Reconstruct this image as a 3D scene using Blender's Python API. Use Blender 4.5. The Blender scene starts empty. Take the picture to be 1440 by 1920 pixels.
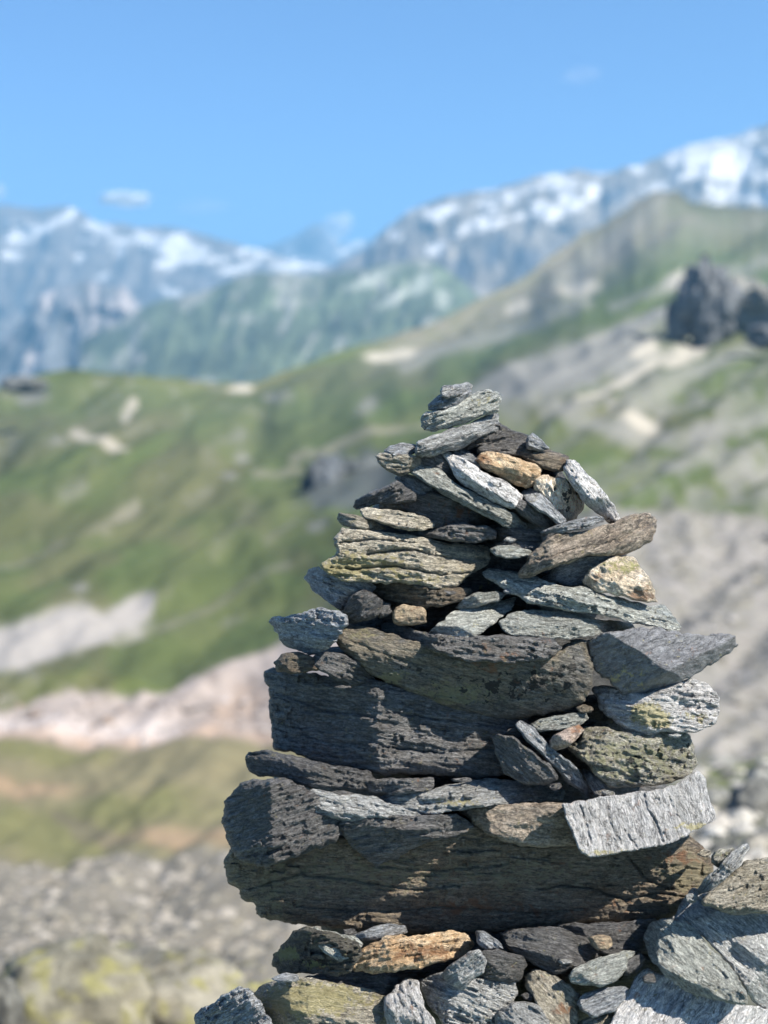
import bpy, math, random
import numpy as np
from mathutils import Vector, Matrix
from mathutils.geometry import delaunay_2d_cdt
R = math.radians
scene = bpy.context.scene
COL = scene.collection

# ------------------------------------------------------------------ camera
PITCH = R(6.4)
KF = 960 / math.tan(R(22.5))            # focal length in photo pixels (1440 x 1920)
D0 = 1.40                               # metres from the lens to the face of the cairn
cam_d = bpy.data.cameras.new('camera'); cam = bpy.data.objects.new('camera', cam_d); COL.objects.link(cam)
cam.location = (0, 0, 0); cam.rotation_euler = (math.pi / 2 - PITCH, 0, 0)
cam_d.sensor_fit = 'VERTICAL'; cam_d.sensor_height = 36; cam_d.lens = 18 / math.tan(R(22.5))
cam_d.clip_start = 0.05; cam_d.clip_end = 80000
cam_d.dof.use_dof = True; cam_d.dof.focus_distance = 1.385; cam_d.dof.aperture_fstop = 3.2
scene.camera = cam
# ------------------------------------------------------------------ sky, sun, exposure
SUN = Vector((0.58, -0.37, 0.73)).normalized()
EL = math.asin(SUN.z); AZ = math.atan2(SUN.x, SUN.y)
w = bpy.data.worlds.new('World'); scene.world = w; w.use_nodes = True
nt = w.node_tree; bg = nt.nodes['Background']
sky = nt.nodes.new('ShaderNodeTexSky'); sky.sky_type = 'NISHITA'; sky.sun_disc = False
sky.sun_elevation = EL; sky.sun_rotation = AZ; sky.altitude = 2400
sky.air_density = 1.0; sky.dust_density = 0.0; sky.ozone_density = 8.0
nt.links.new(sky.outputs[0], bg.inputs[0]); bg.inputs[1].default_value = 0.086
sun_d = bpy.data.lights.new('sun', 'SUN'); sun_d.energy = 5.0; sun_d.angle = R(0.5); sun_d.color = (1.0, 0.94, 0.84)
sun = bpy.data.objects.new('sun', sun_d); COL.objects.link(sun)
sun.rotation_euler = SUN.to_track_quat('Z', 'Y').to_euler(); sun.location = (3, -2, 5)
scene.view_settings.view_transform = 'Standard'; scene.view_settings.look = 'None'
scene.view_settings.exposure = 1.27; scene.view_settings.gamma = 1.0

# ------------------------------------------------------------------ helpers
cp, sp = math.cos(PITCH), math.sin(PITCH)
def unproj(x, y, d):
    """photo pixel + distance along the view -> world point(s)"""
    x = np.asarray(x, float); y = np.asarray(y, float); d = np.asarray(d, float)
    a = (x - 720) / KF * d; b = (960 - y) / KF * d
    return np.stack([a, cp * d + sp * b, -sp * d + cp * b], -1)

def _hash(ix, iy, iz, seed):
    h = (ix * 374761393 + iy * 668265263 + iz * 2147483647 + seed * 974634777) & 0xFFFFFFFF
    h = ((h ^ (h >> 13)) * 1274126177) & 0xFFFFFFFF
    h = ((h ^ (h >> 16)) * 2246822519) & 0xFFFFFFFF
    return ((h ^ (h >> 15)) & 0xFFFFFF) / float(0xFFFFFF)
def vnoise(x, y, z=0.0, seed=0):
    x, y, z = np.broadcast_arrays(np.asarray(x, float), np.asarray(y, float), np.asarray(z, float))
    ix = np.floor(x).astype(np.int64); iy = np.floor(y).astype(np.int64); iz = np.floor(z).astype(np.int64)
    fx = x - ix; fy = y - iy; fz = z - iz
    fx = fx * fx * fx * (fx * (fx * 6 - 15) + 10); fy = fy * fy * fy * (fy * (fy * 6 - 15) + 10); fz = fz * fz * (3 - 2 * fz)
    def c(a, b, e): return _hash(ix + a, iy + b, iz + e, seed)
    x00 = c(0,0,0) * (1 - fx) + c(1,0,0) * fx; x10 = c(0,1,0) * (1 - fx) + c(1,1,0) * fx
    x01 = c(0,0,1) * (1 - fx) + c(1,0,1) * fx; x11 = c(0,1,1) * (1 - fx) + c(1,1,1) * fx
    return ((x00 * (1 - fy) + x10 * fy) * (1 - fz) + (x01 * (1 - fy) + x11 * fy) * fz) * 2 - 1
def fbm(x, y, z=0.0, seed=0, octv=4, gain=0.5):
    s = 0; a = 1.0; t = 0; f = 1.0
    for o in range(octv):
        s = s + a * vnoise(x * f + 17.3 * o, y * f - 9.1 * o, z * f + 3.7 * o, seed + o); t += a; a *= gain; f *= 2.03
    return s / t
def ridged(x, y, z=0.0, seed=0, octv=4, gain=0.5):
    s = 0; a = 1.0; t = 0; f = 1.0
    for o in range(octv):
        s = s + a * (1 - 2 * np.abs(vnoise(x * f + 11.3 * o, y * f + 5.1 * o, z * f, seed + o))); t += a; a *= gain; f *= 2.07
    return s / t
def smooth(a, b, x):
    t = np.clip((x - a) / (b - a), 0, 1); return t * t * (3 - 2 * t)

def tag(o, label=None, cat=None, group=None, kind=None):
    if label: o['label'] = label
    if cat: o['category'] = cat
    if group: o['group'] = group
    if kind: o['kind'] = kind
    return o
def make_mesh(name, verts, faces, mat, attrs=None, origin=None, smooth_shade=True):
    verts = np.asarray(verts, float)
    if origin is None: origin = np.array([0., 0., 0.])
    me = bpy.data.meshes.new(name)
    me.from_pydata((verts - origin).tolist(), [], faces)
    if attrs:
        for k, (typ, arr) in attrs.items():
            at = me.attributes.new(k, typ, 'POINT')
            key = 'vector' if typ == 'FLOAT_VECTOR' else ('color' if typ == 'FLOAT_COLOR' else 'value')
            at.data.foreach_set(key, np.asarray(arr, np.float32).ravel())
    if smooth_shade: me.polygons.foreach_set('use_smooth', [True] * len(me.polygons))
    me.materials.append(mat)
    me.update()
    o = bpy.data.objects.new(name, me); COL.objects.link(o); o.location = origin
    return o

# ------------------------------------------------------------------ materials
class NT:
    def __init__(s, name):
        s.m = bpy.data.materials.new(name); s.m.use_nodes = True; s.t = s.m.node_tree
        s.b = s.t.nodes['Principled BSDF']; s.out = s.t.nodes['Material Output']
    def n(s, typ, **kw):
        nd = s.t.nodes.new(typ)
        for k, v in kw.items():
            if k.startswith('i_'):
                k = k[2:]; nd.inputs[int(k) if k.isdigit() else k].default_value = v
            else: setattr(nd, k, v)
        return nd
    def l(s, a, b): s.t.links.new(a, b)
    def math(s, op, a, b=None, clamp=False):
        nd = s.n('ShaderNodeMath', operation=op, use_clamp=clamp)
        for i, v in enumerate((a, b)):
            if v is None: continue
            if isinstance(v, (int, float)): nd.inputs[i].default_value = v
            else: s.l(v, nd.inputs[i])
        return nd.outputs[0]
    def scale(s, vec, sc, off=(0,0,0)):
        nd = s.n('ShaderNodeMapping'); nd.inputs['Scale'].default_value = sc; nd.inputs['Location'].default_value = off
        s.l(vec, nd.inputs['Vector']); return nd.outputs[0]
    def noise(s, vec, sc, det=5, rough=0.55, dist=0.0):
        nd = s.n('ShaderNodeTexNoise'); nd.inputs['Scale'].default_value = sc; nd.inputs['Detail'].default_value = det
        nd.inputs['Roughness'].default_value = rough; nd.inputs['Distortion'].default_value = dist
        s.l(vec, nd.inputs['Vector']); return nd.outputs['Fac']
    def step(s, v, a, b, lo=0.0, hi=1.0):
        nd = s.n('ShaderNodeMapRange', interpolation_type='SMOOTHSTEP'); s.l(v, nd.inputs[0])
        for i, q in enumerate((a, b, lo, hi)): nd.inputs[1 + i].default_value = q
        return nd.outputs[0]
    def mix(s, f, a, b, blend='MIX'):
        nd = s.n('ShaderNodeMix', data_type='RGBA', blend_type=blend)
        if isinstance(f, (int, float)): nd.inputs[0].default_value = f
        else: s.l(f, nd.inputs[0])
        for i, v in ((6, a), (7, b)):
            if isinstance(v, tuple): nd.inputs[i].default_value = (*v, 1)
            else: s.l(v, nd.inputs[i])
        return nd.outputs[2]

def stone_mat(name, a, b, dark, tint, tint_amt=0.45,  yel=(0.46,0.40,0.17), lich=0.0, rough=0.62, bump=1.0, cracks=1.0, aniso=7.0, gr=1.0):
    wm = (1.12, 1.06, 1.0) if a[0] < .19 or name == 'brown_base_schist' else (1.64, 1.57, 1.50); a = tuple(x * q for x, q in zip(a, wm)); b = tuple(x * q * 1.12 for x, q in zip(b, wm))
    N = NT(name)
    bed = N.n('ShaderNodeAttribute', attribute_name='bed').outputs['Vector']
    lc = N.n('ShaderNodeAttribute', attribute_name='lich').outputs['Color']
    sep = N.n('ShaderNodeSeparateColor'); N.l(lc, sep.inputs[0])
    rnd = N.n('ShaderNodeObjectInfo').outputs['Random']
    lay = N.noise(N.scale(bed, (1.0, aniso, 1.0)), 2.6, 9, 0.66, 0.35)
    lay2 = N.noise(N.scale(bed, (1.6, aniso * 2.6, 1.6), (3,1,2)), 3.4, 6, 0.7, 0.2)
    fine = N.noise(N.scale(bed, (2.0, 4.0, 2.0)), 26, 5, 0.75)
    big = N.noise(bed, 1.3, 4, 0.6, 0.4)
    med = N.noise(N.scale(bed, (1, 2, 1), (5,5,5)), 5.0, 6, 0.7, 0.6)
    c = N.mix(N.step(lay, 0.38, 0.66), a, b)
    c = N.mix(N.math('MULTIPLY', N.step(big, 0.46, 0.66), tint_amt), c, tint)
    c = N.mix(N.step(lay2, 0.52, 0.72, 0.0, 0.55), c, dark)
    speckle = N.step(fine, 0.3, 0.72, 0.55, 1.42)  # random fine grain tone multiplied into the base colour
    g = N.n('ShaderNodeCombineColor'); [N.l(speckle, g.inputs[i]) for i in range(3)]
    c = N.mix(1.0, c, g.outputs[0], 'MULTIPLY')
    grain = N.noise(N.scale(bed, (1.0, 1.0 + aniso * .22, 1.0), (7,7,1)), 10.0, 8, 0.82)
    gs = N.step(grain, 0.36, 0.66, 1 - .52 * gr, 1 + .50 * gr); g3 = N.n('ShaderNodeCombineColor'); [N.l(gs, g3.inputs[i]) for i in range(3)]
    c = N.mix(1.0, c, g3.outputs[0], 'MULTIPLY')
    # per-stone lightness
    rv = N.step(rnd, 0.0, 1.0, 0.84, 1.16)
    g2 = N.n('ShaderNodeCombineColor'); [N.l(rv, g2.inputs[i]) for i in range(3)]
    c = N.mix(1.0, c, g2.outputs[0], 'MULTIPLY')
    # thin dark partings between the leaves of schist
    crack = N.math('ABSOLUTE', N.math('SUBTRACT', N.noise(N.scale(bed, (0.7, aniso * 0.55, 0.7), (1,7,3)), 2.4, 7, 0.6, 0.8), 0.5))
    crk = N.step(crack, 0.0, 0.017, 0.72 * cracks, 0.0)
    c = N.mix(crk, c, (0.02, 0.02, 0.022))
    # lichens: pale crust, yellow, black; masks painted per stone (one blob a sunlit spot) + generic amount
    yn = N.noise(N.scale(bed, (1,1,1), (9,2,4)), 7.5, 7, 0.72, 0.5)
    ym = N.step(N.math('ADD', yn, N.math('MULTIPLY', N.math('ADD', sep.outputs[0], lich), 0.34)), 0.60, 0.70)
    c = N.mix(N.math('MULTIPLY', ym, 0.72), c, yel)
    bn = N.n('ShaderNodeTexVoronoi', feature='F1'); bn.inputs['Scale'].default_value = 6.5; bn.inputs['Randomness'].default_value = 1.0
    dv = N.n('ShaderNodeVectorMath', operation='ADD')
    nz = N.n('ShaderNodeTexNoise'); nz.inputs['Scale'].default_value = 14; nz.inputs['Detail'].default_value = 4; N.l(bed, nz.inputs['Vector'])
    sc = N.n('ShaderNodeVectorMath', operation='SCALE'); sc.inputs['Scale'].default_value = 0.2; N.l(nz.outputs['Color'], sc.inputs[0])
    N.l(bed, dv.inputs[0]); N.l(sc.outputs[0], dv.inputs[1]); N.l(dv.outputs[0], bn.inputs['Vector'])
    spr = N.n('ShaderNodeSeparateColor'); N.l(bn.outputs['Color'], spr.inputs[0])
    rad = N.math('MULTIPLY', N.math('MULTIPLY', sep.outputs[1], N.step(spr.outputs[0], 0.05, 0.95)), 0.85)
    bm = N.step(N.math('SUBTRACT', rad, bn.outputs['Distance']), -0.02, 0.05)
    c = N.mix(N.math('MULTIPLY', bm, 0.92), c, (0.018, 0.018, 0.017))
    rm = N.step(N.math('ADD', N.noise(bed, 4.5, 6, 0.7, 0.6), N.math('MULTIPLY', sep.outputs[2], 0.34)), 0.60, 0.74)
    c = N.mix(N.math('MULTIPLY', rm, 0.75), c, (0.30, 0.135, 0.06))
    N.l(c, N.b.inputs['Base Color'])
    rr = N.step(med, 0.3, 0.7, rough - 0.22, rough + 0.08); N.l(rr, N.b.inputs['Roughness'])
    N.b.inputs['Specular IOR Level'].default_value = 0.55
    # bump
    h = N.math('ADD', N.math('MULTIPLY', lay2, 0.9), N.math('MULTIPLY', lay, 1.2))
    h = N.math('ADD', h, N.math('MULTIPLY', med, 0.8))
    h = N.math('ADD', h, N.math('MULTIPLY', fine, 0.42))
    h = N.math('ADD', h, N.math('MULTIPLY', grain, 0.9 * gr))
    sx = N.n('ShaderNodeSeparateXYZ'); N.l(bed, sx.inputs[0])
    tv = N.math('ADD', N.math('MULTIPLY', sx.outputs[1], 2.1 * aniso), N.math('MULTIPLY', N.noise(N.scale(bed, (1, 2.5, 1), (2,2,8)), 2.2, 5, 0.6), 4.5))
    saw = N.math('FRACT', tv)
    h = N.math('ADD', h, N.math('MULTIPLY', N.math('MULTIPLY', saw, N.step(med, 0.35, 0.6)), 0.55))
    h = N.math('SUBTRACT', h, N.math('MULTIPLY', crk, 0.7))
    h = N.math('ADD', h, N.math('MULTIPLY', ym, 0.18)); h = N.math('ADD', h, N.math('MULTIPLY', bm, 0.15))
    bp = N.n('ShaderNodeBump'); bp.inputs['Strength'].default_value = 1.0; bp.inputs['Distance'].default_value = 0.0065 * bump
    N.l(h, bp.inputs['Height']); N.l(bp.outputs[0], N.b.inputs['Normal'])
    return N.m

M = {
 'grey':  stone_mat('grey_schist', (0.25,0.265,0.275), (0.37,0.385,0.39), (0.10,0.105,0.11), (0.27,0.26,0.225), 0.4),
 'blue':  stone_mat('blue_grey_schist', (0.20,0.222,0.25), (0.31,0.33,0.35), (0.08,0.085,0.10), (0.23,0.23,0.23), 0.3),
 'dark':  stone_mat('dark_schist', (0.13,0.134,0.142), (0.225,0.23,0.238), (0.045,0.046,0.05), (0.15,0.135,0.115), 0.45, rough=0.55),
 'pale':  stone_mat('pale_slate', (0.325,0.333,0.345), (0.43,0.435,0.445), (0.19,0.19,0.20), (0.40,0.39,0.36), 0.3, cracks=1.0, aniso=5.0, gr=.65, bump=.7),
 'green': stone_mat('green_grey_schist', (0.25,0.272,0.26), (0.38,0.402,0.385), (0.11,0.115,0.11), (0.28,0.28,0.245), 0.35),
 'brown': stone_mat('brown_schist', (0.21,0.18,0.145), (0.33,0.285,0.235), (0.08,0.07,0.06), (0.26,0.19,0.13), 0.5, bump=0.7, gr=1.1, aniso=4.0),
 'warm':  stone_mat('warm_schist', (0.27,0.255,0.215), (0.41,0.39,0.33), (0.10,0.095,0.08), (0.34,0.29,0.19), 0.55, lich=0.05),
 'umber': stone_mat('umber_schist', (0.15,0.13,0.10), (0.26,0.225,0.175), (0.05,0.046,0.038), (0.20,0.14,0.09), 0.6, lich=0.04, yel=(0.30,0.27,0.16)),
 'slate': stone_mat('smooth_slate', (0.175,0.185,0.205), (0.24,0.255,0.28), (0.09,0.095,0.105), (0.22,0.22,0.21), 0.3, bump=0.35, cracks=0.6, aniso=3.0, gr=.55),
 'gold':  stone_mat('golden_quartzite', (0.44,0.315,0.19), (0.52,0.43,0.31), (0.15,0.115,0.08), (0.42,0.25,0.12), 0.55, rough=0.5, aniso=2.5, gr=.7),
 'quartz':stone_mat('white_quartz', (0.60,0.53,0.42), (0.72,0.68,0.60), (0.32,0.28,0.2), (0.50,0.33,0.18), 0.45, rough=0.42, aniso=2.0, cracks=0.5, yel=(0.45,0.44,0.14)),
 'pink':  stone_mat('pinkish_stone', (0.27,0.22,0.20), (0.38,0.32,0.285), (0.14,0.11,0.10), (0.40,0.30,0.19), 0.5, aniso=2.0, cracks=0.3, bump=0.5),
 'tan':   stone_mat('tan_stone', (0.23,0.185,0.13), (0.32,0.26,0.18), (0.13,0.10,0.07), (0.22,0.16,0.11), 0.5, aniso=2.0, cracks=0.3, bump=0.5),
 'beam': stone_mat('brown_base_schist', (0.29,0.245,0.185), (0.43,0.37,0.285), (0.12,0.10,0.08), (0.34,0.23,0.14), 0.6, lich=0.06, yel=(0.36,0.32,0.20), bump=1.2),
 'spotted': stone_mat('spotted_schist', (0.18,0.165,0.13), (0.30,0.27,0.215), (0.06,0.055,0.045), (0.17,0.18,0.19), 0.6, lich=0.06, yel=(0.36,0.33,0.18)),
 'mossdark': stone_mat('dark_lichened_schist', (0.10,0.098,0.085), (0.18,0.175,0.15), (0.03,0.03,0.028), (0.15,0.13,0.10), 0.45, lich=0.05, bump=1.4, aniso=2.5, yel=(0.36,0.37,0.14)),
 'mossy': stone_mat('lichened_schist', (0.20,0.20,0.18), (0.36,0.355,0.31), (0.045,0.043,0.04), (0.25,0.22,0.16), 0.45, lich=0.22, bump=1.4, aniso=2.5, yel=(0.40,0.39,0.22)),
}

# ------------------------------------------------------------------ stones
def resample(P, step):
    out = []
    n = len(P)
    for i in range(n):
        a = P[i]; b = P[(i + 1) % n]; L = np.hypot(*(b - a)); k = max(1, int(round(L / step)))
        for j in range(k): out.append(a + (b - a) * j / k)
    return np.array(out)
def chaikin(P, q=0.09):
    Q = []
    for i in range(len(P)):
        a = P[i]; b = P[(i + 1) % len(P)]
        Q += [a * (1 - q) + b * q, a * q + b * (1 - q)]
    return np.array(Q)
def edge_dist(X, Y, P):
    A = P; B = np.roll(P, -1, 0); out = np.full(X.shape, 1e9)
    for a, b in zip(A, B):
        d = b - a; L2 = max(d @ d, 1e-9)
        t = np.clip(((X - a[0]) * d[0] + (Y - a[1]) * d[1]) / L2, 0, 1)
        out = np.minimum(out, np.hypot(X - a[0] - t * d[0], Y - a[1] - t * d[1]))
    return out
def inside(X, Y, P):
    c = np.zeros(X.shape, bool); n = len(P)
    for i in range(n):
        x1, y1 = P[i]; x2, y2 = P[i - 1]
        if y1 == y2: continue
        c ^= ((y1 > Y) != (y2 > Y)) & (X < (x2 - x1) * (Y - y1) / (y2 - y1) + x1)
    return c

STONE_N = [0]
def stone(name, label, z, mat, outline, tilt=(0, 0), fac=(), Rr=9, T=150, amp=1.0, ang=None, lich=(), flat=False, step=2.15, group='stones stacked in the cairn', cat='stone', depth=D0, lay=9.0, jag=1.0, auto_n=4, cracks=()):
    z = z * 1.35; STONE_N[0] += 1; sd = STONE_N[0] * 13
    k = depth / D0
    P0 = np.array([[float(v) for v in p.split(',')] for p in outline.split()])
    P = resample(chaikin(P0), step)
    C = P.mean(0)
    Q = P - C
    if ang is None:
        ev, evec = np.linalg.eigh(Q.T @ Q); d = evec[:, 1]; th = math.atan2(d[1], d[0])
    else: th = R(ang)
    ct, st = math.cos(th), math.sin(th)
    def uv(X, Y): return (X - C[0]) * ct + (Y - C[1]) * st, -(X - C[0]) * st + (Y - C[1]) * ct
    ext = math.sqrt(abs(0.5 * np.sum(P[:, 0] * np.roll(P[:, 1], -1) - np.roll(P[:, 0], -1) * P[:, 1])))
    size = min(1.0, ext / 90.0)
    # ragged silhouette
    nx = np.roll(P, -1, 0) - np.roll(P, 1, 0); nx = np.stack([nx[:, 1], -nx[:, 0]], 1); nx /= np.maximum(np.linalg.norm(nx, axis=1, keepdims=True), 1e-6)
    u, v = uv(P[:, 0], P[:, 1])
    rag = (fbm(u / 34, v / 17, 0, sd, 3) * 5.0 + fbm(u / 12, v / 7, 5, sd + 5, 3) * 2.3 + np.round(fbm(u / 16, v / 10, 9, sd + 14, 2) * 2.2) * 0.5) * min(jag, 1.3) * (0.35 + 0.65 * size)
    P = P + nx * rag[:, None]
    lo = P.min(0); hi = P.max(0)
    rng = random.Random(sd)
    auto = []
    for _ in range(auto_n):          # a few random chips near the edge
        i = rng.randrange(len(P)); c = P[i]; n = c - C; n /= max(np.linalg.norm(n), 1e-6); off = rng.uniform(0.06, 0.40) * ext
        n = Matrix.Rotation(rng.uniform(-.6, .6), 2) @ Vector(n); auto.append((c[0] - n.x * off, c[1] - n.y * off, n.x, n.y, rng.uniform(0.25, 0.95)))
    def base(X, Y):
        c = z + tilt[0] * (X - C[0]) + tilt[1] * (Y - C[1])
        for (x0, y0, x1, y1, s) in fac:
            dx, dy = x1 - x0, y1 - y0; L = math.hypot(dx, dy); n = (dy / L, -dx / L)
            q = (X - x0) * n[0] + (Y - y0) * n[1] + 2.5 * fbm(X / 30, Y / 30, 1, sd + 3, 2)
            c = c - s * np.maximum(0, q)
        for (x0, y0, n0, n1, s) in auto:
            c = c - s * np.maximum(0, (X - x0) * n0 + (Y - y0) * n1)
        return c
    R_ = min(Rr, 0.33 * ext) * .75
    def front(X, Y):
        e = edge_dist(X, Y, P)
        q = np.clip(1 - e / R_, 0, 1)
        c = base(X, Y) - R_ * 1.5 * (1 - np.sqrt(np.clip(1 - q * q, 0, 1)))
        u, v = uv(X, Y)
        fade = np.clip(e / 5.0, 0, 1)
        wv = v + 7 * fbm(u / 55, v / 40, 2, sd + 7, 3) + 1.6 * fbm(u / 11, v / 9, 2, sd + 8, 2)
        d = 4.5 * fbm(u / 55, v / 30, 0, sd + 1, 3) * size
        if flat:
            d += 1.6 * fbm(u / 16, v / 11, 3, sd + 2, 4) + 0.6 * np.round(1.8 * fbm(u / 60, v / 28, 4, sd + 4, 3)) + 1.5 * fbm(u / 40, v / 9, 5, sd + 12, 4) 
        else:
            # leaves of schist: each layer ends at its own depth
            kk = np.floor(wv / lay); fr = wv / lay - kk
            seg = np.floor(u / 60 + 2.2 * vnoise(u / 30, kk * 1.7, 0, sd) + kk * 0.37)
            h0 = _hash(kk.astype(np.int64), seg.astype(np.int64), np.zeros_like(kk, dtype=np.int64), sd)
            lm = .25 + .95 * smooth(-.3, .4, fbm(u / 70, v / 45, 8, sd + 11, 3))
            d += (h0 - 0.5) * 5.0 * (0.4 + 0.6 * size) * lm
            k2 = np.floor(wv / (lay * 0.37)); h2 = _hash(k2.astype(np.int64), np.floor(u / 24 + vnoise(u / 14, k2, 1, sd)).astype(np.int64), np.ones_like(k2, dtype=np.int64), sd)
            d += (h2 - 0.5) * 0.9 * lm
            d += 2.2 * fbm(u / 26, wv / 5, 3, sd + 2, 4)
            d -= 2.6 * smooth(0.84, 1.0, fr) * (h0 > 0.35) * lm
        d += 0.8 * fbm(X / 5, Y / 4, 6, sd + 6, 2)
        for (dep, wd, line) in cracks:      # long splits drawn across the face
            A = np.array([[float(q) for q in p.split(',')] for p in line.split()])
            best = np.full(X.shape, 1e9); side = np.zeros(X.shape)
            wx_ = X + 3.0 * fbm(X / 12, Y / 12, 2, sd + 20, 3); wy_ = Y + 3.0 * fbm(X / 12, Y / 12, 6, sd + 21, 3)
            for a_, b_ in zip(A[:-1], A[1:]):
                dd = b_ - a_; q_ = np.clip(((wx_ - a_[0]) * dd[0] + (wy_ - a_[1]) * dd[1]) / (dd @ dd), 0, 1)
                ex = wx_ - a_[0] - q_ * dd[0]; ey = wy_ - a_[1] - q_ * dd[1]; r_ = np.hypot(ex, ey)
                m_ = r_ < best; best = np.where(m_, r_, best); side = np.where(m_, ex * dd[1] - ey * dd[0], side)
            d = d - dep * np.exp(-(best / wd) ** 2) - dep * .45 * np.exp(-best / 14) * (side > 0)
        return c + d * amp * 1.75 * fade, e
    # front: dense, back: coarse, sharing the rim
    def tri(spacing):
        hx = np.arange(lo[0], hi[0], spacing); hy = np.arange(lo[1], hi[1], spacing * 0.866)
        X, Y = np.meshgrid(hx, hy); X[1::2] += spacing / 2
        X = X.ravel(); Y = Y.ravel(); r2 = np.random.RandomState(sd); X = X + r2.uniform(-.18, .18, X.shape) * spacing; Y = Y + r2.uniform(-.18, .18, Y.shape) * spacing
        m = inside(X, Y, P); X, Y = X[m], Y[m]; m = edge_dist(X, Y, P) > min(spacing * 0.55, 4); X, Y = X[m], Y[m]
        co = [Vector(p) for p in P] + [Vector(p) for p in zip(X, Y)]
        v, e, f, ov, oe, of = delaunay_2d_cdt(co, [(q, (q + 1) % len(P)) for q in range(len(P))], [], 0, 1e-5, True)
        idx = [min(o) if o else 10 ** 9 for o in ov]
        va = np.array([(q.x, q.y) for q in v]); fa = np.array([list(t) for t in f if len(t) == 3])
        ce = va[fa].mean(1); fa = fa[inside(ce[:, 0], ce[:, 1], P)]
        used = np.unique(fa); rm = np.full(len(va), -1); rm[used] = np.arange(len(used))
        return va[used], rm[fa].tolist(), [idx[q] for q in used]
    vf, ff, idf = tri(step)
    vb, fb, idb = tri(max(9.0, step * 3))
    cf, ef = front(vf[:, 0], vf[:, 1])
    eb = edge_dist(vb[:, 0], vb[:, 1], P); em = max(eb.max(), 1)
    prof = np.clip(eb / min(em, 0.5 * ext), 0, 1)
    cb = base(vb[:, 0], vb[:, 1]) - 1.5 * R_ - T * np.sqrt(np.clip(prof * (2 - prof), 0, 1)) * (1 + 0.18 * fbm(vb[:, 0] / 40, vb[:, 1] / 25, 0, sd + 9, 2)) - 0.5
    s = D0 / KF
    pf = unproj(vf[:, 0], vf[:, 1], depth - cf * s * k); pb = unproj(vb[:, 0], vb[:, 1], depth - cb * s * k)
    rim = {i: j for j, i in enumerate(idf) if i < len(P)}
    mp = []; keep = []; nf = len(vf)
    for j, i in enumerate(idb):
        mp.append(nf + len(keep)); keep.append(j)      # own rim vertices: a crisp broken edge
    verts = np.concatenate([pf, pb[keep]]) if keep else pf
    faces = ff + [[mp[t[0]], mp[t[2]], mp[t[1]]] for t in fb]
    # winding so that the front faces look at the camera
    t = ff[len(ff) // 2]; a, b, c3 = (vf[t[0]], vf[t[1]], vf[t[2]])
    if (b[0] - a[0]) * (c3[1] - a[1]) - (b[1] - a[1]) * (c3[0] - a[0]) > 0: faces = [q[::-1] for q in faces]
    allxy = np.concatenate([vf, vb[keep]]); allc = np.concatenate([cf, cb[keep]])
    u, v = uv(allxy[:, 0], allxy[:, 1]); ofs = np.array([rng.uniform(-40, 40) for _ in range(3)])
    bed = np.stack([u / 100, v / 100, allc / 100 * 0.9], 1) + ofs
    lc = np.zeros((len(allxy), 4)); lc[:, 3] = 1
    for (x, y, rx, ry, ch, sg) in lich:
        lc[:, ch] += sg * np.exp(-(((allxy[:, 0] - x) / rx) ** 2 + ((allxy[:, 1] - y) / ry) ** 2))
    zmin = verts[:, 2].min(); org = np.array([verts[:, 0].mean(), verts[:, 1].mean(), zmin])
    o = make_mesh(name, verts, faces, M[mat], {'bed': ('FLOAT_VECTOR', bed), 'lich': ('FLOAT_COLOR', np.clip(lc, 0, 1.5))}, org)
    tag(o, label, cat, group)
    return o

SL, ST, PB = 'flat_stone', 'stone', 'pebble'
# ---- crown of the cairn
stone(PB, 'small pale rounded stone at the very top of the cairn', 8, 'grey', '825,734 831,724 847,720 864,719 877,716 886,723 882,733 868,739 856,743 839,747 827,743', (-.2,.5), Rr=9, T=40, step=1.8)
stone(PB, 'small dark wedge just under the topmost pebble', 4, 'blue', '802,758 812,749 825,740 843,743 868,736 884,731 883,743 862,757 841,767 818,773 803,769', (0,-.1), [(804,760,880,738,1.2)], Rr=6, T=50, step=1.8)
stone(SL, 'flaky green-grey slab second from the summit, carrying the two top pebbles', 4, 'green', '789,790 797,774 827,768 843,761 877,742 897,735 918,731 935,737 943,749 937,760 935,772 910,781 877,793 843,802 814,810 795,808 788,800', (-.1,.25), [(790,800,940,760,-.0),(940,765,795,806,1.0)], Rr=7, T=90, step=1.8, lich=[(905,748,25,10,0,.3)])
stone(SL, 'long grey slab sloping down left beneath the flaky summit slab', 10, 'grey', '777,842 785,830 810,816 843,803 877,793 910,781 934,777 938,790 947,804 943,813 918,816 893,828 868,840 839,847 814,855 789,858 779,852', (-.1,.3), [(940,800,782,850,1.1),(780,832,935,780,1.4)], Rr=6, T=100, step=1.8)
stone(SL, 'dark layered slab tucked right of the summit slope, above the golden stone', -18, 'dark', '905,800 937,790 952,805 972,811 990,816 1000,830 952,835 927,834 893,838 877,848 860,845 875,825', (0,.2), T=90)
stone(SL, 'thin flat chip with a pale upper face at the upper left edge', 0, 'blue', '720,846 729,836 750,830 781,833 790,842 777,850 760,855 739,855', (0,.8), Rr=4, T=80, step=1.8)
stone(ST, 'brownish layered stone jutting left below the thin pale chip', 8, 'warm', '703,855 712,848 728,846 743,852 777,852 795,858 795,872 766,888 750,893 727,882 708,867', (.15,-.15), T=100)
stone(SL, 'dark slab wedged below the summit slope on its left', -6, 'dark', '780,852 822,845 845,866 850,885 835,892 802,876 785,868', (0,0), T=90)
stone(SL, 'thin light-edged plate behind the upper lit slab, left of the golden stone', -4, 'blue', '826,842 843,835 868,841 893,852 905,868 900,885 860,868 835,856', (0,.4), [(828,850,895,868,1.5)], Rr=4, T=90)
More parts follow.
